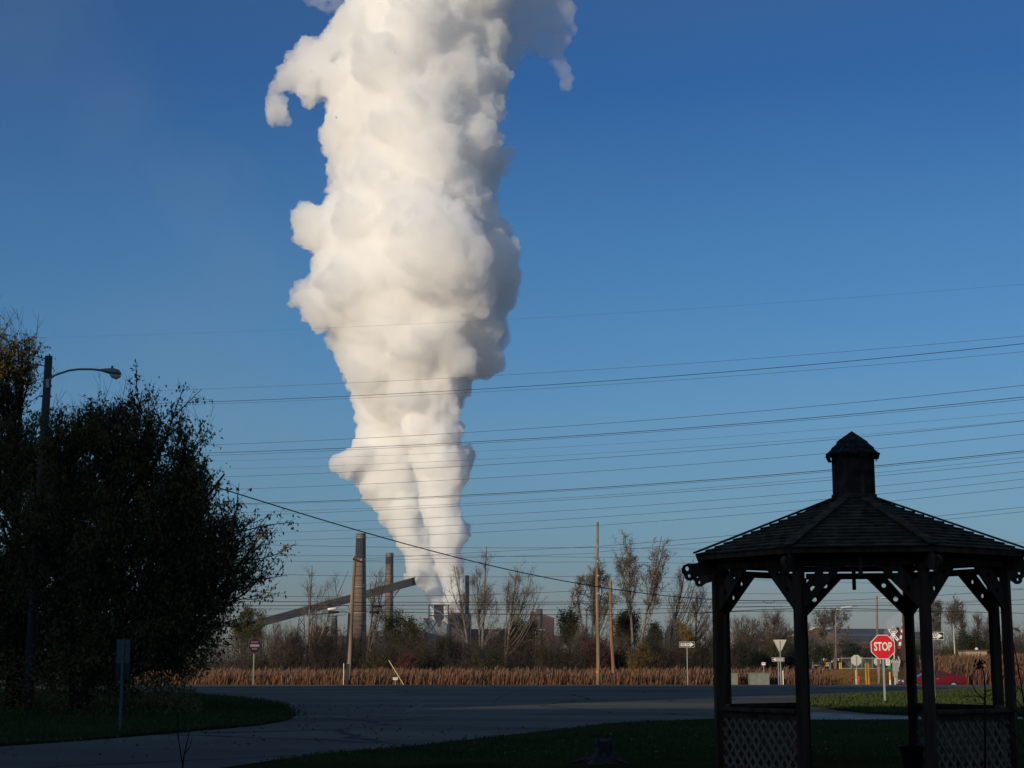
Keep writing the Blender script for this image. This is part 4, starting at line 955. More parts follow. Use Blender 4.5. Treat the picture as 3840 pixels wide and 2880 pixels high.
def block(name,px0,px1,pyt,pyb,Y,dep,mt,label,cat='building',roof=None,wins=None,gable=0):
    a=I(px0,pyt,Y); b=I(px1,pyb,Y); w=b.x-a.x; z0=0 if pyb is None else min(b.z,0); z0=0; h=a.z
    r=thing(name,((a.x+b.x)/2,Y,0),label,cat)
    mb=MB()
    if gable: 
        g=gable*Y/F; mb.prism([(-w/2,0),(w/2,0),(w/2,h-g),(0,h),(-w/2,h-g)],(0,dep/2,0),(1,0,0),(0,0,1),dep)
    else: mb.box((0,dep/2,h/2),(w,dep,h))
    mb.build('wall',mt,r)
    if roof:
        mb=MB(); mb.box((0,dep/2,h+.4),(w*1.02,dep*1.03,.8)); mb.build('roof',roof,r)
    if wins:
        for (x0,y0,x1,y1,wm) in wins:
            c=I(x0,y0,Y); d=I(x1,y1,Y); mb=MB(); mb.box(((c.x+d.x)/2-r.location.x,-.15,(c.z+d.z)/2),(d.x-c.x,.3,c.z-d.z)); mb.build('opening',wm,r)
    return r
dk=mat('dark_plant_steel',(.045,.042,.042),.9,.3,.3); wht=mat('pale_plant_wall',(.13,.15,.17),.8); rd=mat('red_roofing',(.20,.045,.04),.8)
block('quench_tower',1681,1766,2303,2420,1170,14,mat('dark_brown_cladding',(.055,.042,.038),.9,.35,.2),'dark blocky tower at the foot of the steam plume','plant building',wins=[(1712,2306,1715,2350,dk),(1748,2303,1766,2420,dk)])
# hopper frame
Y=1150; p=I(1645,2400,Y); r=thing('coal_hopper',(p.x,Y,0),'dark coal hopper in an open steel frame left of the steam foot','hopper'); O=r.location; L=lambda px,py,d=0: I(px,py,Y)-O+Vector((0,d,0))
mb=MB()
for px in(1609,1681): mb.bar(L(px,2420),L(px,2269),.9,.9)
for py in(2269,2309,): mb.bar(L(1607,py),L(1683,py),.9,.9)
mb.bar(L(1654,2269),L(1654,2340),.6,.6); mb.build('frame',dk,r)
mb=MB(); pr=[L(1627,2269),L(1663,2269),L(1663,2318),L(1650,2335),L(1638,2335),L(1627,2318)]; mb.prism([(q.x,q.z) for q in pr],(0,3,0),(1,0,0),(0,0,1),5); mb.build('bin',dk,r)
mb=MB(); mb.tube([L(1614,2268,-1.2),L(1630,2283,-1.2),L(1645,2294,-1.2),L(1652,2295,-1.2),L(1660,2303,-1.2),L(1680,2321,-1.2)],.55,6); mb.build('chute',wht,r)
block('plant_building',1588,1676,2322,2420,1230,20,wht,'white plant building with a red roof behind the coal hopper',roof=rd,wins=[(1600,2330,1606,2345,dk),(1640,2332,1652,2350,dk)])
block('plant_building',1392,1590,2366,2420,1210,30,mat('grey_plant_wall',(.06,.056,.054),.9,.3,.15),'long low grey plant building at the foot of the brick stacks',wins=[(1420,2376,1434,2388,wht),(1450,2377,1462,2388,wht),(1480,2376,1493,2388,wht),(1508,2377,1515,2388,wht)])
block('plant_building',1220,1395,2385,2430,1300,30,mat('mauve_plant_wall',(.06,.052,.050),.9,.25,.1),'low mauve plant building left of the tallest brick stack')
block('plant_building',1766,1990,2359,2420,1290,40,mat('brown_plant_wall',(.06,.045,.04),.9,.25,.1),'long low brown plant building right of the dark tower')
# dark steel stack and the red brown mill building
Y=620; t=I(2023,2284,Y); r=thing('steel_stack',(t.x,Y,0),'dark steel stack with collar and side platform in front of the red brown mill building','smokestack'); s=Y/F
mb=MB(); h=t.z; zz=lambda py: I(2023,py,Y).z
mb.lathe([(10.5*s,0),(10.5*s,zz(2360)),(9.5*s,zz(2358)),(9.5*s,zz(2312)),(11.5*s,zz(2305)),(11.5*s,h)],n=20); mb.build('shaft',mat('grey_green_steel',(.060,.062,.058),.8,.2,.6),r)
mb=MB(); mb.box((0,-.2,zz(2362)),(38*s,3.2,.35)); mb.cyl((-15*s,-1.2,0),(-15*s,-1.2,zz(2362)),.12,n=5); mb.build('platform',M['galv'],r)
Y=1130; a=I(2032,2309,Y); r=thing('mill_building',(a.x,Y,0),'red brown mill building with a sloping roof behind the dark steel stack','building'); L=lambda px,py: (I(px,py,Y).x-a.x,I(px,py,Y).z)
mb=MB(); mb.prism([(L(1990,2300)[0],0),L(1990,2296),L(2036,2309),L(2078,2323),L(2078,2380),L(2112,2391),(L(2112,2391)[0],0)],(0,15,0),(1,0,0),(0,0,1),30); mb.build('wall',mat('red_brown_cladding',(.065,.034,.032),.85,.12,.1),r)
mb=MB()
for q0,q1 in(((1990,2295),(2037,2308)),((2037,2308),(2079,2322))): 
    c=L(*q0); d=L(*q1); mb.bar((c[0],0,c[1]+.4),(d[0],0,d[1]+.4),1.2,1.0)
mb.build('roof_edge',mat('dark_red_trim',(.10,.045,.04),.8),r)
mb=MB(); c=L(2037,2360); d=L(2078,2365); mb.box(((c[0]+d[0])/2,-.2,c[1]-1.5),(d[0]-c[0],.3,2.5)); mb.build('window_band',dk,r)
# thin far chimneys
for px,pt,Y,wd,lb in((2199,2283,1500,7,'thin hazy far chimney just left of the tallest utility pole'),(2607,2300,420,5,'thin brown far pole right of the yellow vine covered tree')):
    t=I(px,pt,Y); r=thing('thin_chimney',(t.x,Y,0),lb,'chimney'); mb=MB(); mb.cyl((0,0,0),(0,0,t.z),wd*Y/F/2,n=10); mb.build('shaft',mat('hazy_steel' if Y>1000 else 'brown_steel',(.10,.09,.09) if Y>1000 else (.12,.075,.055),.8),r)
    mb=MB(); mb.lathe([(wd*Y/F*.62,t.z-wd*Y/F),(wd*Y/F*.62,t.z)],n=10); mb.build('cap',dk,r)
# hazy blast furnace far behind
Y=1900; p=I(2531,2300,Y); r=thing('blast_furnace',(p.x,Y,0),'hazy blue grey blast furnace far behind the curved bare tree','furnace'); L=lambda px,py: (I(px,py,Y).x-p.x,I(px,py,Y).z)
mb=MB(); mb.prism([(L(2500,2400)[0],0),L(2500,2380),L(2512,2345),L(2520,2340),L(2522,2318),L(2528,2316),L(2529,2302),L(2536,2302),L(2537,2318),L(2543,2320),L(2545,2345),L(2556,2352),L(2566,2385),(L(2567,2400)[0],0)],(0,10,0),(1,0,0),(0,0,1),30); mb.build('shell',mat('bluish_steel',(.03,.032,.038),.9,.3,.08),r)
mb=MB()
for a_,b_ in(((2500,2335),(2555,2300)),((2515,2380),(2548,2315)),((2530,2295),(2530,2400)),((2510,2350),(2565,2350))): 
    c=L(*a_); d=L(*b_); mb.bar((c[0],-6,c[1]),(d[0],-6,d[1]),1.2,1.2)
mb.build('framework',mat('pale_steel',(.08,.085,.09),.9),r)
# big brown storage shed, blue long building, red roof building, cream roof
Y=720; a=I(3070,2356,Y); r=thing('storage_shed',(a.x,Y,0),'big brown gabled storage shed with a roof edge coloured sunlit cream seen between the gazebo posts','building'); L=lambda px,py: (I(px,py,Y).x-a.x,I(px,py,Y).z)
mb=MB(); mb.prism([(L(2930,2405)[0],0),L(2930,2400),L(2975,2386),L(3048,2360),L(3062,2354),L(3082,2356),L(3130,2378),L(3185,2403),L(3215,2420),(L(3215,2420)[0],0)],(0,30,0),(1,0,0),(0,0,1),60); mb.build('wall',mat('brown_shed_cladding',(.10,.078,.062),.9,.12,.15),r)
mb=MB(); 
for q0,q1 in(((2955,2388),(3046,2358)),((3046,2356),(3060,2351)),((3060,2352),(3083,2353))):
    c=L(*q0); d=L(*q1); mb.bar((c[0],-.3,c[1]),(d[0],-.3,d[1]),1.0,.7)
mb.build('roof_edge',mat('sunlit_cream_trim',(.50,.42,.32),.8),r)  # sunlight on the left roofline put in as a cream colour
Y=1650; a=I(3250,2358,Y); r=thing('long_mill_building',(a.x,Y,0),'long blue grey mill building on the skyline behind the STOP sign','building'); L=lambda px,py: (I(px,py,Y).x-a.x,I(px,py,Y).z)
mb=MB(); mb.prism([(L(3118,2400)[0],0),L(3118,2366),L(3136,2357),L(3330,2358),L(3395,2366),L(3480,2372),(L(3480,2400)[0],0)],(0,40,0),(1,0,0),(0,0,1),80); mb.build('wall',mat('blue_grey_cladding',(.035,.035,.048),.9,.12,.04),r)
mb=MB(); c=L(3118,2368); d=L(3480,2376); mb.bar((c[0],-.4,c[1]-3),(d[0],-.4,d[1]-3),.8,1.6); mb.build('window_band',mat('dusky_glazing',(.05,.06,.09),.6),r)
block('low_building',3190,3275,2417,2440,480,20,mat('brown_low_wall',(.085,.06,.05),.9),'low dark building with a bright red eave stripe left of the STOP sign',roof=mat('brown_low_roof',(.13,.075,.06),.9),wins=[(3217,2427,3272,2429.5,M['red_marker']),(3232,2434,3256,2436,wht)])
block('far_building',2735,2800,2392,2410,800,20,mat('cream_wall',(.42,.33,.24),.9,.15,.2),'low cream building on the skyline in the left gazebo opening')
block('far_building',3740,3900,2408,2430,700,20,mat('mauve_wall',(.17,.125,.11),.9,.25,.1),'low mauve building on the skyline at the far right edge',wins=[(3772,2415,3780,2418,wht),(3800,2410,3815,2413,wht)])
block('far_building',3395,3470,2396,2440,900,20,mat('grey_tank_wall',(.12,.125,.14),.9,.25,.1),'pale grey plant structures between the two rear gazebo posts',wins=[(3432,2398,3440,2402,wht),(3446,2398,3452,2402,wht)])
# ------------------------------------------------------------------ TREES
def tube_np(store,pts,r0,r1,n):
    """append a tapered tube to store lists (fast path)"""
    V_,F_=store; k=len(pts); base=len(V_); prev=None
    for i,p in enumerate(pts):
        d=(pts[min(i+1,k-1)]-pts[max(i-1,0)]); d=d.normalized() if d.length>1e-9 else Vector((0,0,1))
        a=prev if prev is not None else (Vector((1,0,0)) if abs(d.x)<.8 else Vector((0,1,0)))
        a=a-d*a.dot(d)
        if a.length<1e-6: a=Vector((0,1,0))
        a.normalize(); prev=a; b=d.cross(a); r=r0+(r1-r0)*i/(k-1)
        for j in range(n):
            t=6.2832*j/n; V_.append(p+a*(r*math.cos(t))+b*(r*math.sin(t)))
    for i in range(k-1):
        for j in range(n): F_.append((base+i*n+j,base+i*n+(j+1)%n,base+(i+1)*n+(j+1)%n,base+(i+1)*n+j))
def bez(a,c,b,n): return [a*(1-t)**2+c*2*t*(1-t)+b*t*t for t in [i/n for i in range(n+1)]]
def rv(rng): 
    while True:
        v=Vector((rng.uniform(-1,1),rng.uniform(-1,1),rng.uniform(-1,1)))
        if .05<v.length<1: return v.normalized()
def mesh_obj(name,store,mt,parent,smooth=False):
    me=bpy.data.meshes.new(name); me.from_pydata([tuple(v) for v in store[0]],[],store[1]); me.materials.append(mt)
    if smooth: me.polygons.foreach_set('use_smooth',[True]*len(store[1]))
    me.update(); return link(bpy.data.objects.new(name,me),parent)
def leaves_obj(name,pts,size,mt,parent,rng,droop=0,aspect=.5):
    """pts: list of (position) ; each leaf one folded quad"""
    n=len(pts); P_=np.array([tuple(p) for p in pts],np.float64); R=np.random.RandomState(rng.randrange(1<<30))
    d=R.normal(size=(n,3)); d[:,2]-=droop*1.6; d/=np.linalg.norm(d,axis=1)[:,None]
    s=R.normal(size=(n,3)); s-=d*(s*d).sum(1)[:,None]; s/=np.linalg.norm(s,axis=1)[:,None]
    L=size*R.uniform(.6,1.25,size=(n,1)); W=L*aspect
    v=np.empty((n,4,3)); v[:,0]=P_; v[:,1]=P_+d*L*.5+s*W*.5; v[:,2]=P_+d*L; v[:,3]=P_+d*L*.5-s*W*.5
    me=bpy.data.meshes.new(name); me.vertices.add(n*4); me.vertices.foreach_set('co',v.reshape(-1).astype(np.float32))
    me.loops.add(n*4); me.loops.foreach_set('vertex_index',np.arange(n*4,dtype=np.int32)); me.polygons.add(n)
    me.polygons.foreach_set('loop_start',np.arange(0,n*4,4,dtype=np.int32)); me.polygons.foreach_set('loop_total',np.full(n,4,np.int32))
    me.materials.append(mt); me.update(); me.validate(); return link(bpy.data.objects.new(name,me),parent)
TWIGS={}
def tree(name,base,label,env,seed,trunks,nl,nsub,ntwig,bark,twigm,limb_r=.06,upward=.6,leafm=None,leaf=None,lsize=.12,lpt=2,droop=.3,group=None,twig_len=.5,twig_r=.011,sub_len=.35,cat='tree',crown_name='crown',fill=0,lcond=None,fj=.16):
    """env: ellipsoids (cx,cy,cz,rx,ry,rz) relative to base; trunks: (x,y top, height, r, start dx)"""
    rng=random.Random(seed); r=thing(name,base,label,cat,group)
    tr_=([],[]); br=([],[]); tw=([],[]); lp=[]
    tps=[]
    for (tx,ty,th,trr,sx_) in trunks:
        n=7; pts=[]
        for i in range(n+1):
            t=i/n; pts.append(Vector((sx_*.3*(1-t)+ (tx)*t**1.3+.05*th*.12*math.sin(3*t+seed+sx_),ty*t+.04*math.sin(4*t+seed),th*t)))
        tube_np(tr_,pts,trr,trr*.22,7); tps.append(pts)
    vol=[e[3]*e[4]*e[5] for e in env]; tot=sum(vol)
    for i in range(nl):
        u=rng.random()*tot; k=0
        while u>vol[k] and k<len(vol)-1: u-=vol[k]; k+=1
        e=env[k]; d=rv(rng); q=rng.uniform(.45,1.0)**.6
        T=Vector((e[0]+d.x*e[3]*q,e[1]+d.y*e[4]*q,e[2]+d.z*e[5]*q))
        # start on the nearest trunk below the target
        tp=min(tps,key=lambda P0:(P0[4]-T).length+(P0[-1]-T).length)
        hz=T.z-max(.6,(Vector((T.x,T.y))-Vector((tp[4].x,tp[4].y))).length*upward*2.4)-rng.uniform(0,.30)*T.z*min(1,upward)
        hz=max(tp[-1].z*.22,min(tp[-1].z*.97,hz)); tt=hz/tp[-1].z*7; j=min(6,int(tt)); S=tp[j].lerp(tp[j+1],tt-j)
        mid=S.lerp(T,.5); c=Vector((mid.x+(T.x-S.x)*.22,mid.y+(T.y-S.y)*.22,mid.z-abs(T.z-S.z)*.10)) if T.z>S.z+.5 else mid+Vector((0,0,.35*(T-S).length))
        pts=bez(S,c,T,6); Ll=(T-S).length; lr=limb_r*(.45+.55*min(1,Ll/5))
        tube_np(br,pts,lr,.014,5)
        for s_ in range(nsub):
            t=rng.uniform(.25,1); jj=min(5,int(t*6)); a=pts[jj].lerp(pts[jj+1],t*6-jj); dirr=(pts[jj+1]-pts[jj]).normalized()
            d2=(dirr*.8+rv(rng)*.75+Vector((0,0,.25*upward))).normalized(); l2=Ll*sub_len*rng.uniform(.5,1.1)*(1.15-.5*t)+.25
            b=a+d2*l2; cc=a.lerp(b,.5)+rv(rng)*l2*.10+Vector((0,0,-.05*l2)); sp=bez(a,cc,b,3)
            tube_np(br,sp,max(.014,lr*.32),.009,3)
            for w_ in range(ntwig):
                t=rng.uniform(.15,1); jj=min(2,int(t*3)); a2=sp[jj].lerp(sp[jj+1],t*3-jj); d3=(d2*.7+rv(rng)*.8+Vector((0,0,.3*upward))).normalized(); l3=twig_len*rng.uniform(.5,1.2)
                b2=a2+d3*l3; tube_np(tw,[a2,a2.lerp(b2,.5)+rv(rng)*l3*.05,b2],twig_r,twig_r*.5,3)
                if leafm and (lcond is None or lcond(b2,rng)):
                    for q_ in range(lpt): lp.append(a2.lerp(b2,rng.random())+rv(rng)*.03)
    if fill:
        src=list(lp) if lp else []
        if src:
            for i in range(fill):
                q_=rng.choice(src); lp.append(q_+Vector((rng.gauss(0,fj),rng.gauss(0,fj),rng.gauss(0,fj*.8))))
    TWIGS[label]=(Vector(base),[v for v in tw[0][::9]])
    mesh_obj('trunk',tr_,bark,r,True); o=mesh_obj('branches',br,bark,r); mesh_obj('twigs',tw,twigm,o)
    if lp: leaves_obj('leaves',lp,lsize,leafm,r,rng,droop)
    return r
LM={}
LM['near']=leaf_mat('dark_hanging_leaves',[(.060,.066,.018),(.115,.098,.028),(.19,.085,.032)],.6,trans=.30)
LM['willow']=leaf_mat('airy_green_leaves',[(0.032,0.043,0.013),(0.061,0.068,0.020),(0.086,0.072,0.025)],.7)
LM['dgreen']=leaf_mat('dark_green_leaves',[(0.014,0.025,0.009),(0.029,0.042,0.013),(0.054,0.054,0.017)],.8)
LM['olive']=leaf_mat('olive_leaves',[(0.032,0.032,0.012),(0.061,0.058,0.019),(0.094,0.061,0.022)],.9)
LM['brown']=leaf_mat('dead_brown_leaves',[(.095,.078,.038),(.15,.105,.052),(.19,.115,.065)],1.5)
LM['red']=leaf_mat('red_leaves',[(0.054,0.014,0.010),(0.108,0.022,0.016),(0.144,0.036,0.022)],1.2)
LM['yellow']=leaf_mat('yellow_vine_leaves',[(0.072,0.061,0.013),(0.173,0.108,0.018),(0.245,0.144,0.022)],1.2)
LM['orange']=leaf_mat('orange_brown_leaves',[(0.086,0.040,0.018),(0.158,0.068,0.025),(0.115,0.072,0.029)],1.2)
LM['ever']=leaf_mat('evergreen_needles',[(0.011,0.017,0.007),(0.022,0.029,0.012),(0.036,0.032,0.013)],.8)
def E_(Y,x0,x1,yt,yb,basepx,depth=None):
    """ellipsoid from a photo box at distance Y, relative to a base column"""
    s=Y/F; z0=basez(X(basepx,Y),Y); cx=((x0+x1)/2-basepx)*s; cz=(P(1920,(yt+yb)/2,Y).z-z0); rx=(x1-x0)/2*s; rz=(yb-yt)/2*s
    return (cx,0,cz,rx,(depth if depth else min(rx,rz*.9)),rz)
def base_at(px,Y): x=X(px,Y); return (x,Y,basez(x,Y))
def hh(py,Y,px): return P(px,py,Y).z-basez(X(px,Y),Y)
s=1
BT='bare trees behind the reeds'
Yt=150
# bare pale poplars
tree('bare_tree',base_at(1152,Yt),'bare double stemmed pale tree left of the leaning utility pole',[E_(Yt,1128,1200,2110,2310,1152),E_(Yt,1205,1275,2135,2320,1152),E_(Yt,1150,1240,2200,2330,1152)],11,[(.2,0,hh(2120,Yt,1152),.17,0),(3.6,0,hh(2140,Yt,1152),.12,.5)],18,6,7,M['bark_pale'],M['bark_pale'],.05,.75,group=BT,twig_len=.75)
tree('bare_tree',base_at(1371,Yt),'bare tree growing in front of the two brick stacks',[E_(Yt,1378,1440,2130,2330,1371),E_(Yt,1400,1455,2230,2360,1371)],12,[(.8,0,hh(2180,Yt,1371),.15,0),(1.8,.2,hh(2150,Yt,1371),.10,.2)],20,6,5,M['bark_brown'],M['bark_pale'],.06,.9,group=BT)
tree('bare_tree',base_at(1765,Yt),'left leaning bare tree in front of the steam foot',[E_(Yt,1665,1745,2095,2330,1765),E_(Yt,1690,1765,2200,2380,1765)],13,[(-1.6,0,hh(2120,Yt,1765),.15,.1)],16,6,7,M['bark_pale'],M['bark_pale'],.055,.75,group=BT,twig_len=.75)
tree('bare_tree',base_at(1802,Yt),'tall slender bare tree right of the steam foot',[E_(Yt,1800,1852,2035,2250,1802),E_(Yt,1766,1825,2100,2330,1802),E_(Yt,1810,1872,2180,2330,1802)],14,[(.6,0,hh(2050,Yt,1802),.18,0),(-.4,0,hh(2120,Yt,1802),.10,-.2)],26,6,7,M['bark_pale'],M['bark_pale'],.06,.8,group=BT,twig_len=.75)
tree('bare_tree',base_at(1892,Yt),'wide bare tree with fanning limbs between steam and the thin dark stack',[E_(Yt,1898,1970,2110,2300,1892),E_(Yt,1940,2028,2150,2330,1892),E_(Yt,1895,1930,2150,2330,1892)],15,[(1.3,0,hh(2130,Yt,1892),.16,0),(.4,0,hh(2180,Yt,1892),.10,-.2)],26,6,7,M['bark_pale'],M['bark_pale'],.06,.75,group=BT,twig_len=.75)
# trees with remaining leaves
lc=lambda b,rng: rng.random()<.9
tree('tree',base_at(2215,Yt),'slim autumn tree with brown leaves right behind the tallest utility pole',[E_(Yt,2195,2285,2035,2190,2215),E_(Yt,2185,2310,2120,2290,2215),E_(Yt,2125,2195,2150,2300,2215)],16,[(.8,0,hh(2060,Yt,2215),.15,0),(-1.4,0,hh(2180,Yt,2215),.10,-.3),(1.3,0,hh(2160,Yt,2215),.09,.4)],38,6,6,M['bark_brown'],M['bark_brown'],.05,.8,LM['brown'],1,.15,2,group=BT,lcond=lc,fill=4200)
tree('tree',base_at(2388,Yt),'tallest autumn tree with twin crowns right of the brown utility pole',[E_(Yt,2318,2385,1982,2150,2388),E_(Yt,2312,2410,2080,2240,2388),E_(Yt,2440,2512,2000,2150,2388),E_(Yt,2405,2490,2090,2280,2388)],17,[(-1.0,0,hh(2010,Yt,2388),.17,-.4),(2.4,0,hh(2010,Yt,2388),.17,.3)],46,6,6,M['bark_pale'],M['bark_brown'],.065,.75,LM['brown'],1,.14,2,group=BT,lcond=lc,fill=4500)
tree('tree',base_at(2493,Yt),'curved slender tree right of the twin crowned tree, leaning right',[E_(Yt,2540,2620,2080,2230,2493),E_(Yt,2480,2560,2200,2330,2493),E_(Yt,2560,2640,2180,2300,2493)],18,[(2.0,0,hh(2140,Yt,2493),.15,0)],26,6,5,M['bark_brown'],M['bark_brown'],.07,.7,LM['brown'],1,.12,1,group=BT,lcond=lambda b,r_:r_.random()<.5)
tree('tree',base_at(2600,Yt),'bare branching tree above the yellow vines next to the left gazebo post',[E_(Yt,2590,2690,2190,2330,2600),E_(Yt,2620,2720,2250,2380,2600)],19,[(.5,0,hh(2240,Yt,2600),.14,0)],28,6,6,M['bark_brown'],M['twig_pink'],.06,.5,group=BT)
tree('tree',base_at(2570,Yt-2),'yellow orange vine covered tree left of the gazebo',[E_(Yt,2555,2600,2300,2400,2570),E_(Yt,2530,2595,2380,2480,2570),E_(Yt,2505,2580,2450,2520,2570)],20,[(.6,0,hh(2310,Yt,2570),.12,0)],14,4,4,M['bark_brown'],M['bark_brown'],.05,.7,LM['yellow'],1,.17,3,fill=4200,group=BT)
# airy green round trees
GT='round green trees behind the reeds'
def green(px,x0,x1,yt,yb,Y,seed,label,lm='willow',fill=5200,extra=None,ls=.17):
    env=[E_(Y,x0,x1,yt,yb,px)]+([E_(Y,*q,px) for q in extra] if extra else [])
    rng=random.Random(seed)
    e=env[0]; sub=[]
    for q in env:
        for k in range(14):
            d=rv(rng); sub.append((q[0]+d.x*q[3]*.6,q[1]+d.y*q[4]*.6,q[2]+d.z*q[5]*.6,q[3]*rng.uniform(.25,.5),q[4]*.4,q[5]*rng.uniform(.2,.42)))
    h=hh(yt,Y,px)
    return tree('tree',base_at(px,Y),label,sub,seed,[(e[0]*.6,0,h*.8,.14,0),(e[0]*1.1,.3,h*.7,.09,.2)],40,5,4,M['bark_brown'],M['bark_brown'],.05,.6,LM[lm],1,ls,3,fill=fill,group=GT,fj=.30)
green(930,866,1012,2265,2420,155,31,'feathery green tree at the right edge of the dark near tree',extra=[(850,930,2300,2400)])
green(1502,1400,1598,2276,2440,158,32,'broad green tree in front of the shorter brick stack',fill=7500,extra=[(1392,1450,2310,2420)])
green(1940,1850,2022,2280,2440,158,33,'dark green tree left of the thin dark steel stack',lm='dgreen',fill=8000,extra=[(1960,2026,2330,2460)],ls=.16)
green(2138,2082,2194,2282,2400,156,34,'small airy green tree right of the mill building',fill=3600)
green(2360,2300,2425,2268,2420,156,35,'olive green tree behind the twin crowned autumn tree',lm='olive',fill=5200,extra=[(2300,2345,2330,2450)])
green(2442,2415,2475,2330,2460,154,36,'narrow dark green tree right of the olive tree',lm='dgreen',fill=2600)
# brown thicket trees
TT='bare thickets behind the reeds'
def thicket(px,x0,x1,yt,yb,Y,seed,label,tm='twig_pink',lm=None,n=44,fill=0,ls=.13,up=1.0):
    env=[E_(Y,x0,x1,yt,yb,px,1.6)]; h=hh(yt,Y,px); wd=(x1-x0)*Y/F
    tks=[(wd*f,.2*f,h*rng_,.05,wd*f*1.6) for f,rng_ in((-.3,.75),(-.1,.9),(.12,.85),(.3,.7))]
    return tree('thicket' if not fill else 'shrub',base_at(px,Y),label,env,seed,tks,n,6,6,M['bark_brown'],M[tm],.03,up,LM[lm] if lm else None,1,ls,3,fill=fill,group=TT,cat='shrub',twig_len=.55,twig_r=.010)
thicket(1045,985,1110,2338,2490,146,41,'pinkish bare thicket right of the DO NOT ENTER sign')
thicket(1108,1085,1140,2370,2480,147,42,'narrow pinkish thicket left of the bare double stemmed tree')
thicket(1205,1150,1262,2338,2460,152,43,'orange brown bush between the bare double tree and the leaning pole',lm='orange',fill=2400)
thicket(1330,1290,1395,2390,2510,156,44,'grey brown thicket at the foot of the tallest brick stack')
thicket(1640,1590,1700,2380,2510,152,45,'brown bare thicket below the coal hopper')
thicket(1715,1670,1780,2400,2520,148,46,'brown bare thicket at the foot of the left leaning bare tree')
thicket(1850,1800,1905,2370,2520,153,47,'reddish bare thicket between the slender bare tree and the wide bare tree')
thicket(2075,2030,2130,2395,2520,152,48,'brown thicket at the foot of the dark steel stack')
thicket(2190,2150,2230,2350,2480,150,49,'brown thicket left of the tallest utility pole foot')
thicket(2330,2300,2370,2380,2520,148,50,'dusky thicket right of the brown utility pole',n=30)
thicket(2233,2188,2290,2395,2512,143,51,'dark red shrub behind the foot of the tallest utility pole',lm='red',fill=3800)
thicket(1530,1500,1562,2466,2530,142,52,'small dark red shrub above the marker sign',lm='red',fill=1500,n=20)
thicket(2405,2360,2450,2430,2530,144,53,'yellow vine shrub under the twin crowned tree',lm='yellow',fill=2600)
thicket(2470,2440,2505,2420,2530,146,54,'dark bush at the foot of the curved tree',lm='ever',fill=2400)
# green shrubs along the belt
SG='green shrubs along the reed belt'
def shrub(px,x0,x1,yt,yb,Y,seed,label,lm,fill,ls=.15):
    env0=E_(Y,x0,x1,yt,yb,px,1.5); rng=random.Random(seed); sub=[]
    for k in range(10):
        d=rv(rng); sub.append((env0[0]+d.x*env0[3]*.6,env0[1]+d.y*env0[4]*.6,env0[2]+d.z*env0[5]*.55,env0[3]*rng.uniform(.28,.5),env0[4]*.5,env0[5]*rng.uniform(.3,.5)))
    sub.append((env0[0],0,env0[2]-env0[5]*.3,env0[3]*.8,1.0,env0[5]*.6))
    h=hh(yt,Y,px)
    return tree('shrub',base_at(px,Y),label,sub,seed,[(-.4,0,h*.6,.05,-.2),(.4,0,h*.7,.05,.2)],22,4,3,M['bark_brown'],M['bark_brown'],.03,.7,LM[lm],1,ls,2,fill=fill,group=SG,cat='shrub',fj=.28)
SH=[(1050,1000,1120,2455,2520,'dgreen',3200,'dark green shrub at the foot of the pinkish thicket'),(960,900,1010,2450,2520,'olive',2600,'olive shrub left of the DO NOT ENTER post'),
(1235,1170,1300,2400,2535,'dgreen',6000,'large dark green shrub left of the leaning pole'),(1395,1350,1460,2440,2530,'olive',3600,'olive shrub right of the leaning pole foot'),
(1480,1440,1545,2430,2530,'dgreen',3600,'dark green shrub left of the small red shrub'),(1600,1555,1660,2420,2525,'dgreen',4200,'dark green shrub right of the small red shrub'),
(1670,1640,1710,2365,2470,'ever',3000,'dark shrub below the quench tower'),(1745,1700,1790,2450,2530,'olive',2600,'olive shrub at the foot of the left leaning tree'),
(1835,1800,1880,2440,2530,'dgreen',2600,'dark green shrub between the bare tree trunks'),(1965,1910,2010,2400,2530,'ever',5200,'very dark shrub left of the steel stack foot'),
(1920,1880,1960,2470,2535,'olive',2400,'olive shrub below the dark green tree'),(2055,2010,2110,2430,2530,'olive',3200,'olive brown shrub right of the steel stack foot'),
(2150,2095,2200,2440,2530,'dgreen',4400,'dark green shrub left of the red shrub'),(2310,2280,2345,2430,2530,'ever',2600,'dark shrub between the brown pole and the yellow vines'),
(2480,2455,2520,2460,2530,'olive',2400,'olive shrub below the dark bush'),(2640,2590,2690,2380,2510,'dgreen',4800,'dark green shrub against the left gazebo post'),
(2545,2515,2570,2520,2560,'dgreen',1400,'low green tuft in the reeds under the left ONE WAY sign'),
(2790,2730,2850,2405,2510,'ever',6200,'dark hedge shrub in the left gazebo opening'),(2880,2820,2945,2410,2510,'olive',5600,'olive hedge shrub behind the yield sign'),
(2965,2920,3010,2405,2510,'ever',4200,'dark hedge shrub right of the yield sign'),(3080,3020,3140,2400,2475,'dgreen',4600,'dark shrub mass behind the fence notices'),
(3187,3150,3222,2386,2470,'ever',4600,'dark evergreen shrub left of the STOP sign'),(3260,3210,3330,2430,2480,'dgreen',3400,'low dark shrub behind the gate'),
(3430,3400,3470,2430,2500,'ever',2600,'dark shrub between the rear gazebo posts'),(3540,3490,3600,2420,2490,'olive',3600,'brown olive shrub below the large ONE WAY sign')]
for i,(px,x0,x1,yt,yb,lm,fl,lb) in enumerate(SH):
    Y=[150,147,153,145,156][i%5] if px<2700 else ([185,190,180][i%3] if px<3000 else [305,330,240][i%3] if px<3350 else 190)
    k=Y/150
    shrub(px,x0,x1,yt,yb,Y,60+i,lb,lm,int(fl*1.0),.15*k)
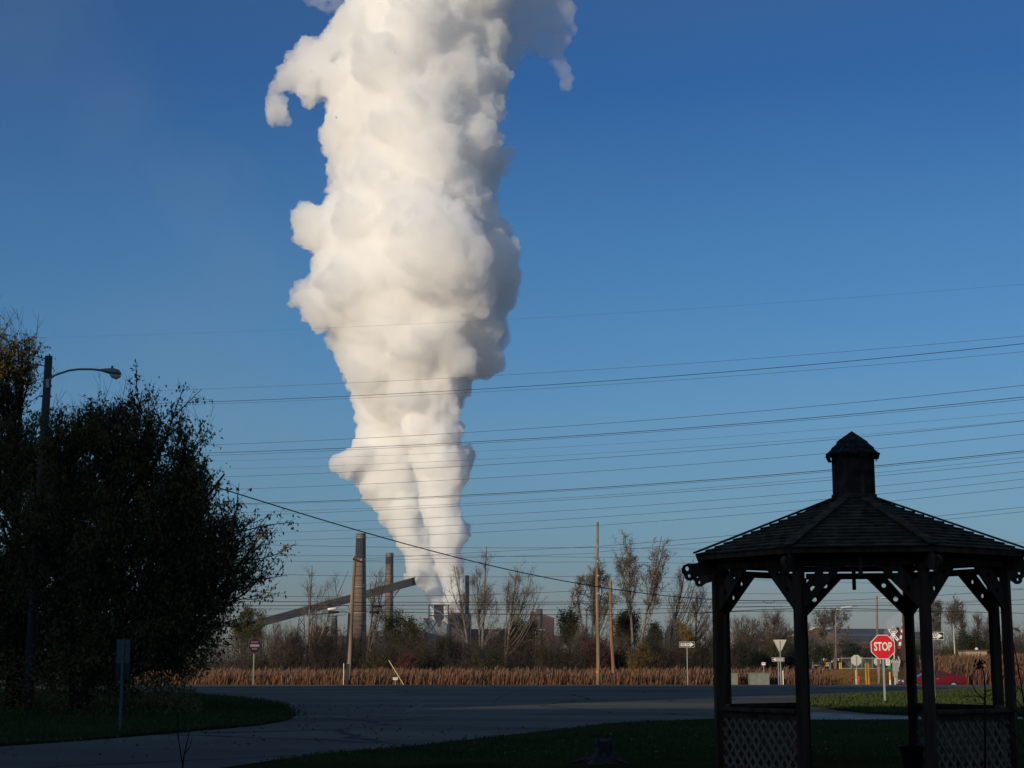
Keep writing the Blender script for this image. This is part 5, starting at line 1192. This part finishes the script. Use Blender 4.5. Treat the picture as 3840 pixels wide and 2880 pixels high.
# right background trees
RT='bare trees seen through the gazebo'
tree('bare_tree',base_at(2800,200),'round bare pinkish tree in the left gazebo opening, left one of the pair',[E_(200,2745,2860,2315,2430,2800),E_(200,2740,2790,2360,2420,2800)],71,[(.5,0,hh(2350,200,2800),.12,0),(-.8,0,hh(2370,200,2800),.08,-.2),(1.6,0,hh(2360,200,2800),.09,.3)],46,7,6,M['bark_brown'],M['twig_pink'],.06,1.0,group=RT,twig_len=.8,twig_r=.016)
tree('bare_tree',base_at(2900,200),'taller round bare pinkish tree directly above the yield sign',[E_(200,2850,2965,2296,2430,2900),E_(200,2930,2980,2340,2420,2900)],72,[(.2,0,hh(2320,200,2900),.13,0),(-1.0,0,hh(2340,200,2900),.08,-.3),(1.4,0,hh(2340,200,2900),.09,.3)],56,7,6,M['bark_brown'],M['twig_pink'],.06,1.0,group=RT,twig_len=.8,twig_r=.016)
tree('bare_tree',base_at(3132,255),'flat topped bare tree behind the thin light pole and gate',[E_(255,3045,3130,2288,2340,3132),E_(255,3110,3190,2285,2330,3132),E_(255,3150,3190,2330,2380,3132),E_(255,3070,3130,2330,2390,3132)],73,[(0,0,hh(2300,255,3132),.16,0),(-2.0,0,hh(2330,255,3132),.10,-.3)],44,6,5,M['bark_brown'],M['bark_brown'],.08,.4,LM['olive'],1,.25,1,group=RT,twig_len=.9,twig_r=.018)
tree('bare_tree',base_at(3022,230),'slim bare tree close beside the front left gazebo post',[E_(230,3025,3060,2310,2420,3022)],74,[(.2,0,hh(2320,230,3022),.10,0)],14,5,4,M['bark_brown'],M['twig_pink'],.05,.8,group=RT,twig_len=.7,twig_r=.016)
tree('bare_tree',base_at(3520,200),'bare tree above the large ONE WAY sign',[E_(200,3497,3560,2258,2330,3535),E_(200,3495,3545,2315,2380,3535)],75,[(.6,0,hh(2270,200,3520),.13,0)],28,6,5,M['bark_brown'],M['bark_brown'],.07,.5,LM['olive'],1,.2,1,group=RT,twig_len=.8,twig_r=.017)
tree('bare_tree',base_at(3590,200),'taller bare tree behind the slim metal pole',[E_(200,3540,3610,2252,2330,3575),E_(200,3590,3625,2300,2380,3590)],76,[(-.8,0,hh(2262,200,3590),.14,.1),(1.0,0,hh(2320,200,3590),.09,.3)],34,6,5,M['bark_brown'],M['bark_brown'],.07,.5,LM['olive'],1,.2,1,group=RT,twig_len=.8,twig_r=.017)
green(3625,3585,3690,2345,2470,195,77,'dark rounded evergreen tree behind the beige shed',lm='ever',fill=9000,extra=[(3600,3700,2380,2480)],ls=.22)
tree('bare_tree',base_at(3672,230),'pale pinkish bare tree behind the shed, between evergreen and gazebo post',[E_(230,3650,3695,2308,2420,3672)],78,[(0,0,hh(2320,230,3672),.12,0)],22,6,6,M['bark_brown'],M['twig_pink'],.05,1.0,group=RT,twig_len=.8,twig_r=.016)
tree('bare_tree',base_at(3715,230),'pale pinkish bare tree hidden partly by the right rear gazebo post',[E_(230,3692,3745,2305,2420,3715)],79,[(.6,0,hh(2320,230,3715),.12,0)],22,6,6,M['bark_brown'],M['twig_pink'],.05,1.0,group=RT,twig_len=.8,twig_r=.016)
tree('bare_tree',base_at(3822,260),'pale bare tree at the far right edge beyond the gazebo',[E_(260,3795,3860,2370,2450,3822)],80,[(.4,0,hh(2380,260,3822),.12,0)],22,6,6,M['bark_brown'],M['twig_pink'],.05,1.0,group=RT,twig_len=.8,twig_r=.018)
print('trees',round(time.time()-T0,1))
#==PART4==
# ------------------------------------------------------------------ REEDS, UNDERGROWTH (stuff)
def blades(name,xy,hmin,hmax,wd,mt,seed,plume=True,z0fun=H,lean=.18):
    R=np.random.RandomState(seed); n=len(xy); z=np.array([z0fun(a,b) for a,b in xy]); vn=vnoise(np.stack([xy[:,0]*.9,xy[:,1]*.9,xy[:,0]*0],1))-.5; h=(hmin+(hmax-hmin)*R.uniform(0,1,n)**1.1)*(1+.5*vn)
    ang=R.uniform(-1.0,1.0,n); cx=np.cos(ang); cy=np.sin(ang); lx=R.normal(0,lean,n)*h*.6+.08*h; ly=R.normal(0,lean,n)*h*.4
    segs=5 if plume else 4
    v=np.empty((n,5,3)); w=wd*R.uniform(.6,1.3,n)
    v[:,0]=np.stack([xy[:,0]-cx*w,xy[:,1]-cy*w,z],1); v[:,1]=np.stack([xy[:,0]+cx*w,xy[:,1]+cy*w,z],1)
    v[:,2]=np.stack([xy[:,0]+lx*.5+cx*w,xy[:,1]+ly*.5+cy*w,z+h*.62],1); v[:,3]=np.stack([xy[:,0]+lx*.5-cx*w,xy[:,1]+ly*.5-cy*w,z+h*.62],1)
    v[:,4]=np.stack([xy[:,0]+lx,xy[:,1]+ly,z+h],1)
    me=bpy.data.meshes.new(name); 
    vv=v.reshape(-1,3); faces=[]; base=np.arange(n)*5
    li=np.stack([base,base+1,base+2,base+3,base+3,base+2,base+4],1).reshape(-1)
    nv=n*5
    extra_v=[];
    if plume:
        # feathery head: a small diamond at the tip
        pw=.034; ph=.42; t=v[:,4]
        dv=np.stack([t+np.stack([-lx*.02,0*lx,-ph*np.ones(n)],1),t+np.stack([cx*pw,cy*pw,-ph*.4*np.ones(n)],1),t+np.stack([.05*np.ones(n)+R.uniform(-.03,.08,n),0*lx,.06*np.ones(n)],1),t+np.stack([-cx*pw,-cy*pw,-ph*.45*np.ones(n)],1)],1)
        vv=np.concatenate([vv,dv.reshape(-1,3)]); b2=nv+np.arange(n)*4
        li=np.concatenate([li,np.stack([b2,b2+1,b2+2,b2+3],1).reshape(-1)])
    me.vertices.add(len(vv)); me.vertices.foreach_set('co',vv.reshape(-1).astype(np.float32))
    me.loops.add(len(li)); me.loops.foreach_set('vertex_index',li.astype(np.int32))
    tot=np.tile([4,3],n); 
    if plume: tot=np.concatenate([tot,np.full(n,4)])
    st=np.concatenate([[0],np.cumsum(tot)[:-1]])
    me.polygons.add(len(tot)); me.polygons.foreach_set('loop_start',st.astype(np.int32)); me.polygons.foreach_set('loop_total',tot.astype(np.int32))
    me.materials.append(mt); 
    if plume:
        me.materials.append(LM['reedhead']); me.polygons.foreach_set('material_index',np.concatenate([np.zeros(2*n,np.int32),np.ones(n,np.int32)]))
    me.update(); me.validate(); o=link(bpy.data.objects.new(name,me)); return o
LM['reed']=leaf_mat('dry_reed_stems',[(0.028,0.019,0.010),(0.104,0.044,0.019),(0.160,0.072,0.032),(0.216,0.120,0.058)],1.0,trans=.15,stretch=(3.0,3.0,.12))
LM['reedhead']=leaf_mat('reed_plumes',[(0.080,0.044,0.028),(0.136,0.076,0.048),(0.256,0.168,0.104)],1.0,trans=.15,stretch=(2.5,2.5,2.5))
LM['lowgrass']=leaf_mat('low_dry_grass',[(0.045,0.049,0.015),(0.120,0.064,0.022),(0.180,0.075,0.030)],.35,trans=.15)
def scatter(n,seed,y0,y1,px0,px1,keep=None,bias=1.0):
    R=np.random.RandomState(seed); y=y0+(y1-y0)*R.uniform(0,1,n)**bias; px=R.uniform(px0,px1,n); x=(px-CX)/F*y*math.cos(PIT)*1.0+0
    x=(px-CX)/F*y*(math.cos(PIT)+math.sin(PIT)*((2480-CY)/F))
    a=np.stack([x,y],1)
    if keep is not None: a=a[keep(px,y)]
    return a
o=blades('reed_bed',scatter(24000,1,122.5,140,560,3090,lambda px,y: px<2960+130*np.random.RandomState(77).uniform(0,1,len(px)),1.1),.4,1.42,.028,LM['reed'],1); tag(o,'dry rust brown reeds filling the strip beyond the road','reeds',kind='stuff')
def kp(px,y): return (px>3480+(y-125)*1.0)|((px>3405)&(y>150))
o=blades('tall_reeds',scatter(17000,2,126,160,3400,4050,kp,1.2),.5,1.6,.030,LM['reed'],2); tag(o,'taller dry reeds on the bank behind the red car','reeds',kind='stuff')
o=blades('low_grass',scatter(26000,3,122,230,2990,3480,bias=1.6),.12,.42,.03,LM['lowgrass'],3,plume=False,lean=.5); tag(o,'low rusty and green grass beside the gravel track','grass',kind='stuff')
o=blades('verge_grass',scatter(9000,4,119.5,123,500,3300),.10,.32,.03,LM['lowgrass'],4,plume=False,lean=.5); tag(o,'short dry grass along the far road edge','grass',kind='stuff')
# undergrowth mass between reeds and trees
M['bark_stem']=mat('brown_stems',(.060,.045,.034),.95,.3,1)
def mass(name,nc,y0,y1,px0,px1,hmax,mt,size,seed,label,per=420,rr=(.5,1.5)):
    rng=random.Random(seed); a=scatter(nc,seed,y0,y1,px0,px1); pts=[]
    for x,y in a:
        r_=rng.uniform(*rr); h_=hmax*rng.random()**1.5*(.6+.8*float(vnoise(np.array([[x*.12,y*.05,seed]]))[0]))+.5; z0=H(x,y)
        for k in range(int(per*rng.uniform(.5,1.4))):
            d=rv(rng); q=rng.random()**.4; t=.5+.5*d.z*q; pts.append((x+d.x*q*r_+rng.gauss(0,.1),y+d.y*q*r_,z0+h_*t+abs(rng.gauss(0,.12))*(1+h_*.15)))
    o=leaves_obj(name,pts,size,mt,None,rng,0,.5); tag(o,label,'undergrowth',kind='stuff')
    st=([],[])
    for k in range(int(nc*14)):
        x,y=a[rng.randrange(len(a))]; x+=rng.gauss(0,1.2); y+=rng.gauss(0,1.0); h_=hmax*rng.uniform(.35,1.25); b=Vector((x,y,H(x,y))); tt=b+Vector((rng.gauss(0,.16)*h_,rng.gauss(0,.1)*h_,h_))
        w_=.012*(y0/150); m_=b.lerp(tt,.6)+Vector((rng.gauss(0,.05)*h_,0,0)); tube_np(st,[b,m_,tt],w_,w_*.5,3)
        for j in range(3):
            c=b.lerp(tt,rng.uniform(.4,.9)); tube_np(st,[c,c+Vector((rng.gauss(0,.2),rng.gauss(0,.1),rng.uniform(.1,.35)))*h_],w_*.6,w_*.3,3)
    o=mesh_obj(name+'_stems',st,M['bark_stem'],None); tag(o,label+', its bare stems','undergrowth',kind='stuff'); return o
LM['under']=leaf_mat('undergrowth',[(.012,.016,.006),(.026,.028,.011),(.050,.034,.018),(.085,.052,.028),(.035,.045,.014)],.22)
mass('undergrowth',250,141,164,560,2720,4.3,LM['under'],.15,21,'tangled brown and green undergrowth between the reeds and the trees')
mass('undergrowth',70,196,212,2600,3000,4.4,LM['under'],.2,22,'dark undergrowth behind the yield sign')
mass('undergrowth',60,312,345,2950,3460,5.5,LM['under'],.3,23,'dark undergrowth behind the gate',rr=(1,3))
mass('undergrowth',90,190,215,3380,4000,5.0,LM['under'],.22,24,'brown undergrowth behind the tall reeds on the right')
mass('distant_woods',160,620,690,-200,4200,9.0,LM['under'],.8,25,'distant line of brush and trees in front of the plant',per=260,rr=(3,8))
# grass blades on lit lawn and near lawn edges
def lawn_blades():
    R=np.random.RandomState(9); pts=[]
    lx=[p.x for p in law]; ly=[p.y for p in law]; 
    def inside(x,y,poly):
        c=False; n=len(poly); j=n-1
        for i in range(n):
            if ((poly[i].y>y)!=(poly[j].y>y)) and (x<(poly[j].x-poly[i].x)*(y-poly[i].y)/(poly[j].y-poly[i].y)+poly[i].x): c=not c
            j=i
        return c
    while len(pts)<26000:
        x=R.uniform(8,42); y=R.uniform(42,105)
        if inside(x,y,law): pts.append((x,y))
    near=[]
    while len(near)<26000:
        y=26+ (44-26)*R.uniform()**1.0; x=R.uniform(-10,17)
        g=None
        # on the near lawn side of the asphalt edge
        for a,b in zip(near_edge[:-1],near_edge[1:]):
            if a.x<=x<=b.x: g=a.y+(b.y-a.y)*(x-a.x)/(b.x-a.x)
        if g is not None and y<g-.02: near.append((x,y))
    return np.array(pts),np.array(near)
lp_,np_=lawn_blades()
LM['grass']=leaf_mat('lawn_blades',[(.025,.042,.010),(.045,.062,.016),(.075,.075,.028)],.5,trans=.3)
o=blades('lawn_grass',lp_,.05,.13,.018,LM['grass'],5,plume=False,z0fun=lambda a,b:.06,lean=.5); tag(o,'short grass on the sunlit lawn around the STOP sign','grass',kind='stuff')
o=blades('near_lawn_grass',np_,.03,.085,.010,LM['grass'],6,plume=False,z0fun=lambda a,b:0,lean=.5); tag(o,'short grass on the shaded near lawn','grass',kind='stuff')
def isl_pts(n,jit):
    R=np.random.RandomState(19); out=[]
    c=sum(isl,Vector((0,0,0)))/len(isl)
    while len(out)<n:
        y=R.uniform(28,95); x=R.uniform(-22,-2)
        inside=False; j=len(isl)-1
        for i in range(len(isl)):
            if ((isl[i].y>y)!=(isl[j].y>y)) and (x<(isl[j].x-isl[i].x)*(y-isl[i].y)/(isl[j].y-isl[i].y)+isl[i].x): inside=not inside
            j=i
        if inside: out.append((x+R.normal(0,jit),y+R.normal(0,jit*1.5)))
    return np.array(out)
o=blades('island_grass',isl_pts(22000,.18),.04,.14,.014,LM['grass'],7,plume=False,z0fun=lambda a,b:.05,lean=.6); tag(o,'uneven short grass on the shaded island under the left trees','grass',kind='stuff')
R_=np.random.RandomState(33); pts=[]
for i in range(1500):
    y=R_.uniform(27,60); x=R_.uniform(-14,9)
    if -.0*x+y>31+ (8-x)*1.2*0+ (0 if x<-3 else 9) and x>-3: continue
    pts.append((x,y,.075 if False else .02+.05*R_.rand()))
LM['litter']=leaf_mat('fallen_leaves',[(.06,.035,.02),(.16,.09,.04),(.22,.15,.07)],1.5)
o=leaves_obj('fallen_leaves',pts,.07,LM['litter'],None,random.Random(4),0,.7); tag(o,'scattered fallen leaves on the near lawn, island and asphalt','leaves',kind='stuff')
# ------------------------------------------------------------------ NEAR DARK TREES AT THE LEFT
def near_tree(name_lbl,px,Y,env_boxes,seed,nl,nsub,ntw,trunks,fill,lpt=4,lcond=None):
    env=[E_(Y,*q,px)[:4]+(min(2.6,(q[1]-q[0])*Y/F*.45),)+E_(Y,*q,px)[5:] for q in env_boxes]
    return tree('dark_tree',(X(px,Y),Y,.02),name_lbl,env,seed,trunks,nl,nsub,ntw,M['bark_dark'],M['bark_dark'],.085,.55,LM['near'],1,.13,lpt,1.0,group='dark near trees',twig_len=.55,twig_r=.008,sub_len=.36,fill=fill,lcond=lcond)
Yn=50
t1=near_tree('big dark spreading tree in shadow, the right one with leaves hanging into the sky',300,Yn,[(110,400,1530,1900),(200,560,1520,1800),(400,700,1450,1780),(540,815,1600,1860),(420,840,1760,2120),(250,700,1850,2250),(600,930,1880,2160),(600,1010,2050,2240),(580,900,2200,2400),(20,380,1750,2250),(200,760,2250,2600),(500,730,2380,2560)],91,250,9,6,
  [(1.2,0,8.6,.20,0),(4.2,.3,7.4,.13,.6),(-1.0,.2,8.4,.13,-.5)],36000,4)
t2=near_tree('dark leafy tree at the left picture edge, taller and barer at the top',60,Yn+5,[(-160,150,1290,1700),(-200,70,1190,1480),(-120,90,1220,1420),(-220,240,1600,2200),(0,360,1560,2000),(-150,330,2000,2580),(40,400,2250,2620)],92,185,9,6,
  [(-.4,0,11.4,.24,0),(1.5,.3,9.2,.13,.6)],34000,3,lcond=lambda b,r_: b.z<11 or r_.random()<.45)
def shoots(parent,zmin,ht,n,seed):
    rng=random.Random(seed); st=([],[]); src=[v for v in TWIGS[parent['label']][1] if v.z>zmin]
    for i in range(n):
        a=rng.choice(src); l_=rng.uniform(.5,1)*ht; d=Vector((rng.gauss(0,.28),rng.gauss(0,.2),1)).normalized()
        b=a+d*l_; tube_np(st,[a-d*.3,a,a.lerp(b,.5)+rv(rng)*.08,b],.008,.003,3)
        for k in range(4):
            t=rng.uniform(.1,.8); c=a.lerp(b,t); d2=(d+rv(rng)*.6).normalized(); tube_np(st,[c,c+d2*l_*.35],.005,.003,3)
    mesh_obj('shoots',st,M['bark_dark'],parent)
shoots(t1,7.6,1.5,90,5); shoots(t2,8.6,2.0,60,7)
# low scrub under the trees, hides the trunk feet
rng=random.Random(8); pts=[]
for k in range(9000):
    px=rng.uniform(-250,760)**1; y_=rng.uniform(46,62); x=X(px,y_); h_=1.9*(1-max(0,(px-420)/420))*rng.random()**1.2
    if h_>0: pts.append((x,y_,.06+h_))
o=leaves_obj('dark_scrub',pts,.13,LM['near'],None,rng,.3,.5); tag(o,'dark scrub and weeds under the near trees at the left','scrub',kind='stuff')
# more trees outside the frame on the left keep the crossing in shade (copies share mesh data)
def copy_tree(o,parent=None):
    c=o.copy(); C.objects.link(c); c.parent=parent
    for ch in list(o.children): copy_tree(ch,c)
    return c
for (x,y,rz,sc_),lb in zip([(-27,46,1.1,1.02),(-37,64,2.2,.9),(-30,56,3.4,.85),(-46,50,.4,1.05)],['nearest dark tree beyond the left edge','far dark tree beyond the left edge','dark tree behind the big near tree beyond the left edge','dark tree farthest to the left beyond the edge']):
    c=copy_tree(t2); c.location=(x,y,.02); c.rotation_euler=(0,0,rz); c.scale=(sc_,)*3; c['label']=lb
# ------------------------------------------------------------------ BARE SAPLINGS IN THE FOREGROUND
def sapling(px,pyb,Y,pts_list,label,heads=()):
    b=P(px,pyb,Y); r=thing('bare_sapling',(b.x,Y,0),label,'sapling','bare saplings'); O=r.location; st=([],[])
    mb=MB()
    for pts,rad in pts_list:
        q=[P(x,y,Y+dy)-O for x,y,dy in pts]; mb.tube(q,[rad*(1-.6*i/(len(q)-1)) for i in range(len(q))],5)
    mb.build('stems',M['bark_dark'],r,True)
    if heads:
        rng=random.Random(px); L_=[]
        for x,y,rr in heads:
            c=P(x,y,Y)-O
            for k in range(60): L_.append(c+rv(rng)*rr*rng.random())
        leaves_obj('seed_head',L_,.035,M['bark_dark'],r,rng,.2)
s_=.5606
Z=lambda x,y,d=0:(2600+x*s_,2280+y*s_,d)
sapling(3790,2900,15,[([Z(1950,1130),Z(1952,900),Z(1950,650),Z(1952,560),Z(1945,440),Z(1918,360)],.012),([Z(1950,620),Z(1890,560),Z(1850,470),Z(1815,410)],.006),([Z(1953,560),Z(2000,545),Z(2010,580)],.006),([Z(1950,600),Z(1880,590),Z(1850,530)],.004),([Z(1951,640),Z(1895,640),Z(1840,540)],.004),([Z(1954,700),Z(2060,760),Z(2150,850),Z(2240,960)],.008)],'bare dark sapling with a seed head, in front of the right gazebo panel',heads=[(2600+1916*s_,2280+372*s_,.06)])
sapling(3870,2950,14,[([Z(2300,1200),Z(2240,800),Z(2200,560),Z(2170,380),Z(2140,230)],.010),([Z(2230,700),Z(2150,600),Z(2180,500)],.006),([Z(2200,560),Z(2120,480)],.005),([Z(2240,760),Z(2100,640),Z(1990,600)],.007),([Z(2175,400),Z(2212,420)],.005),([Z(2215,620),Z(2240,520),Z(2230,400)],.005)],'bare dark twigs of a sapling at the right picture edge')
q=lambda x,y,d=0:(x*D2,y*D2,d)
sapling(690,2960,16,[([q(392,1720),q(394,1659),q(398,1630),q(405,1600),(q(410,1575)[0],q(410,1575)[1],0)],.010),([q(394,1650),q(386,1600),q(383,1560),q(385,1530)],.006),([q(398,1630),q(412,1610),q(415,1590)],.005),([q(386,1600),q(380,1580)],.004)],'thin bare sapling rising from the bottom edge left of centre')
# ------------------------------------------------------------------ UNSEEN BLOCKS ADDED BEHIND THE CAMERA (to cast the near shade)
def building():
    x0,x1,y0,y1,h=-60,24,-34,-13,15.0
    r=thing('added_shade_house',((x0+x1)/2,(y0+y1)/2,0),'unseen long brick block added behind the viewpoint to shade the near lawn','building'); w_,d_=x1-x0,y1-y0
    mb=MB(); mb.box((0,0,h/2),(w_,d_,h)); mb.build('wall',mat('red_brick',(.22,.10,.07),.9,.25,3),r)
    mb=MB(); mb.box((0,0,h+.2),(w_+.8,d_+.8,.4)); mb.build('roof',mat('roof_felt',(.06,.06,.06),.9),r)
    gl=mat('window_glass',(.03,.04,.05),.1,spec=.6)
    for f_ in range(3):
        for k in range(20):
            xx=-w_/2+3+k*(w_-6)/19; zz=1.9+f_*3.5
            mb=MB(); mb.box((xx,d_/2+.02,zz),(1.5,.08,1.6)); f=mb.build('window',M['white'],r); mb=MB(); mb.box((xx,d_/2+.07,zz),(1.3,.04,1.4)); mb.build('pane',gl,f)
building()
r=thing('added_shade_tower',(-81,-17,0),'unseen taller brick block added behind and left of the viewpoint to shade the left trees','building')  # added block out of view, sized to shade the left trees
mb=MB(); mb.box((0,0,13),(46,8,26)); mb.build('wall',mat('brown_brick_wall',(.16,.09,.065),.9,.25,3),r)
mb=MB(); mb.box((0,0,26.2),(46.6,8.6,.4)); mb.build('roof',mat('roof_gravel',(.10,.10,.09),.9),r)
for f_ in range(6):
    for k in range(10):
        mb=MB(); mb.box((-20.25+k*4.5,4.02,2+f_*3.5),(1.6,.08,1.7)); f=mb.build('window',M['white'],r); mb=MB(); mb.box((-20.25+k*4.5,4.07,2+f_*3.5),(1.4,.04,1.5)); mb.build('pane',M['black'],f)
# ------------------------------------------------------------------ STEAM
up_,Lb,Rb=main_balls(); c0=P(975*D2,1335*D2,1200)
r=thing('steam_plume',c0,'huge billowing white steam plume rising from the works through the top of the picture','steam plume')
for nm,bl,vx,dp,ds,sd in (('upper_plume',up_,1.6,[(26,7,'n'),(15,6,'b'),(8,4.2,'b'),(6,3.2,'n'),(4,2.4,'b'),(2.4,1.5,'n')],.145,0),
    ('left_column',Lb,1.2,[(16,4,'n'),(9,3.6,'b'),(5,2.6,'b'),(3.4,1.5,'n'),(2.2,.9,'b')],.30,3),('right_column',Rb,1.1,[(14,3.5,'n'),(8,3.4,'b'),(4.5,2.5,'b'),(3,1.4,'n'),(2.0,.8,'b')],.34,5)):
    ms=steam_mesh(nm,bl,vx,dp,sd,smooth_it=3); ms.materials.append(vol_mat(nm+'_steam',ds,(.9985,.9978,.9965),0.2)); ms.transform(Matrix.Translation(-c0)); link(bpy.data.objects.new(nm,ms),r)
mw=steam_mesh('steam_wisp',wisp_balls(),2.2,[(26,10,'b'),(10,5,'b')],2)
mw.materials.append(vol_mat('thin_steam',.042,(.99,.985,.98),0.0))
o=link(bpy.data.objects.new('steam_wisp',mw)); tag(o,'thin grey wisp of steam drooping right of the plume top','steam')
rng=random.Random(12); B=[]
for dx,dy,r_ in [(690,8,16),(710,20,14),(672,0,14),(730,5,18),(745,25,12),(700,-20,25)]:
    B.append((P(dx*D2,dy*D2,1230),r_*D2*1230/F))
mw=steam_mesh('steam_wisp',B,1.8,[(16,9,'b'),(7,5,'b')],4); mw.materials.append(vol_mat('faint_steam',.03,(.99,.985,.98),0.0))
o=link(bpy.data.objects.new('steam_wisp',mw)); tag(o,'small faint steam shred left of the plume top','steam')
B=[]
for x,y,r_ in [(3330,2372,22),(3345,2350,26),(3362,2330,28),(3380,2315,24),(3420,2322,18),(3438,2340,18),(3452,2350,14),(3400,2310,22),(3425,2300,14),(3445,2330,14)]: B.append((P(x,y,1500),r_*1500/F))
mw=steam_mesh('far_steam',B,2.2,[(14,5,'b'),(7,2,'b')],6); mw.materials.append(vol_mat('far_thin_steam',.030,(.99,.97,.95),0.0))
o=link(bpy.data.objects.new('far_steam',mw)); tag(o,'small distant pinkish steam cloud behind the crossing signal','steam')
B=[]
for dx,dy,r_,dd in [(60,60,230,0),(240,230,190,60),(430,420,170,0),(560,560,130,-40),(500,640,170,30),(430,780,190,0),(330,700,170,40),(560,800,120,0),(600,950,110,0),(500,920,160,-30)]: B.append((P(dx*D2,dy*D2,1750+dd),r_*D2*1750/F*.8))
c0=P(420*D2,650*D2,1750); r=thing('drifting_smoke',c0,'faint brownish smoke drifting across the sky left of the steam plume','smoke')
sm_=vol_mat('thin_brown_smoke',.00013,(.72,.90,.72),0.0)
for k_,f_ in enumerate((.55,.8,1.05,1.3)):
    mw=steam_mesh('smoke_layer',[(c,q_*f_) for c,q_ in B],12,[(70,22,'n'),(40,10,'n')],8+k_,smooth_it=25,again=()); mw.materials.append(sm_); mw.transform(Matrix.Translation(-c0)); link(bpy.data.objects.new('smoke_layer',mw),r)
# ------------------------------------------------------------------ HAZE
mb=MB(); mb.box((0,1200,430),(3900,3100,863)); o=mb.build('haze',vol_mat('air_haze',.00006,(.45,.70,1.0),.1)); tag(o,kind='stuff')
print('done',round(time.time()-T0,1))
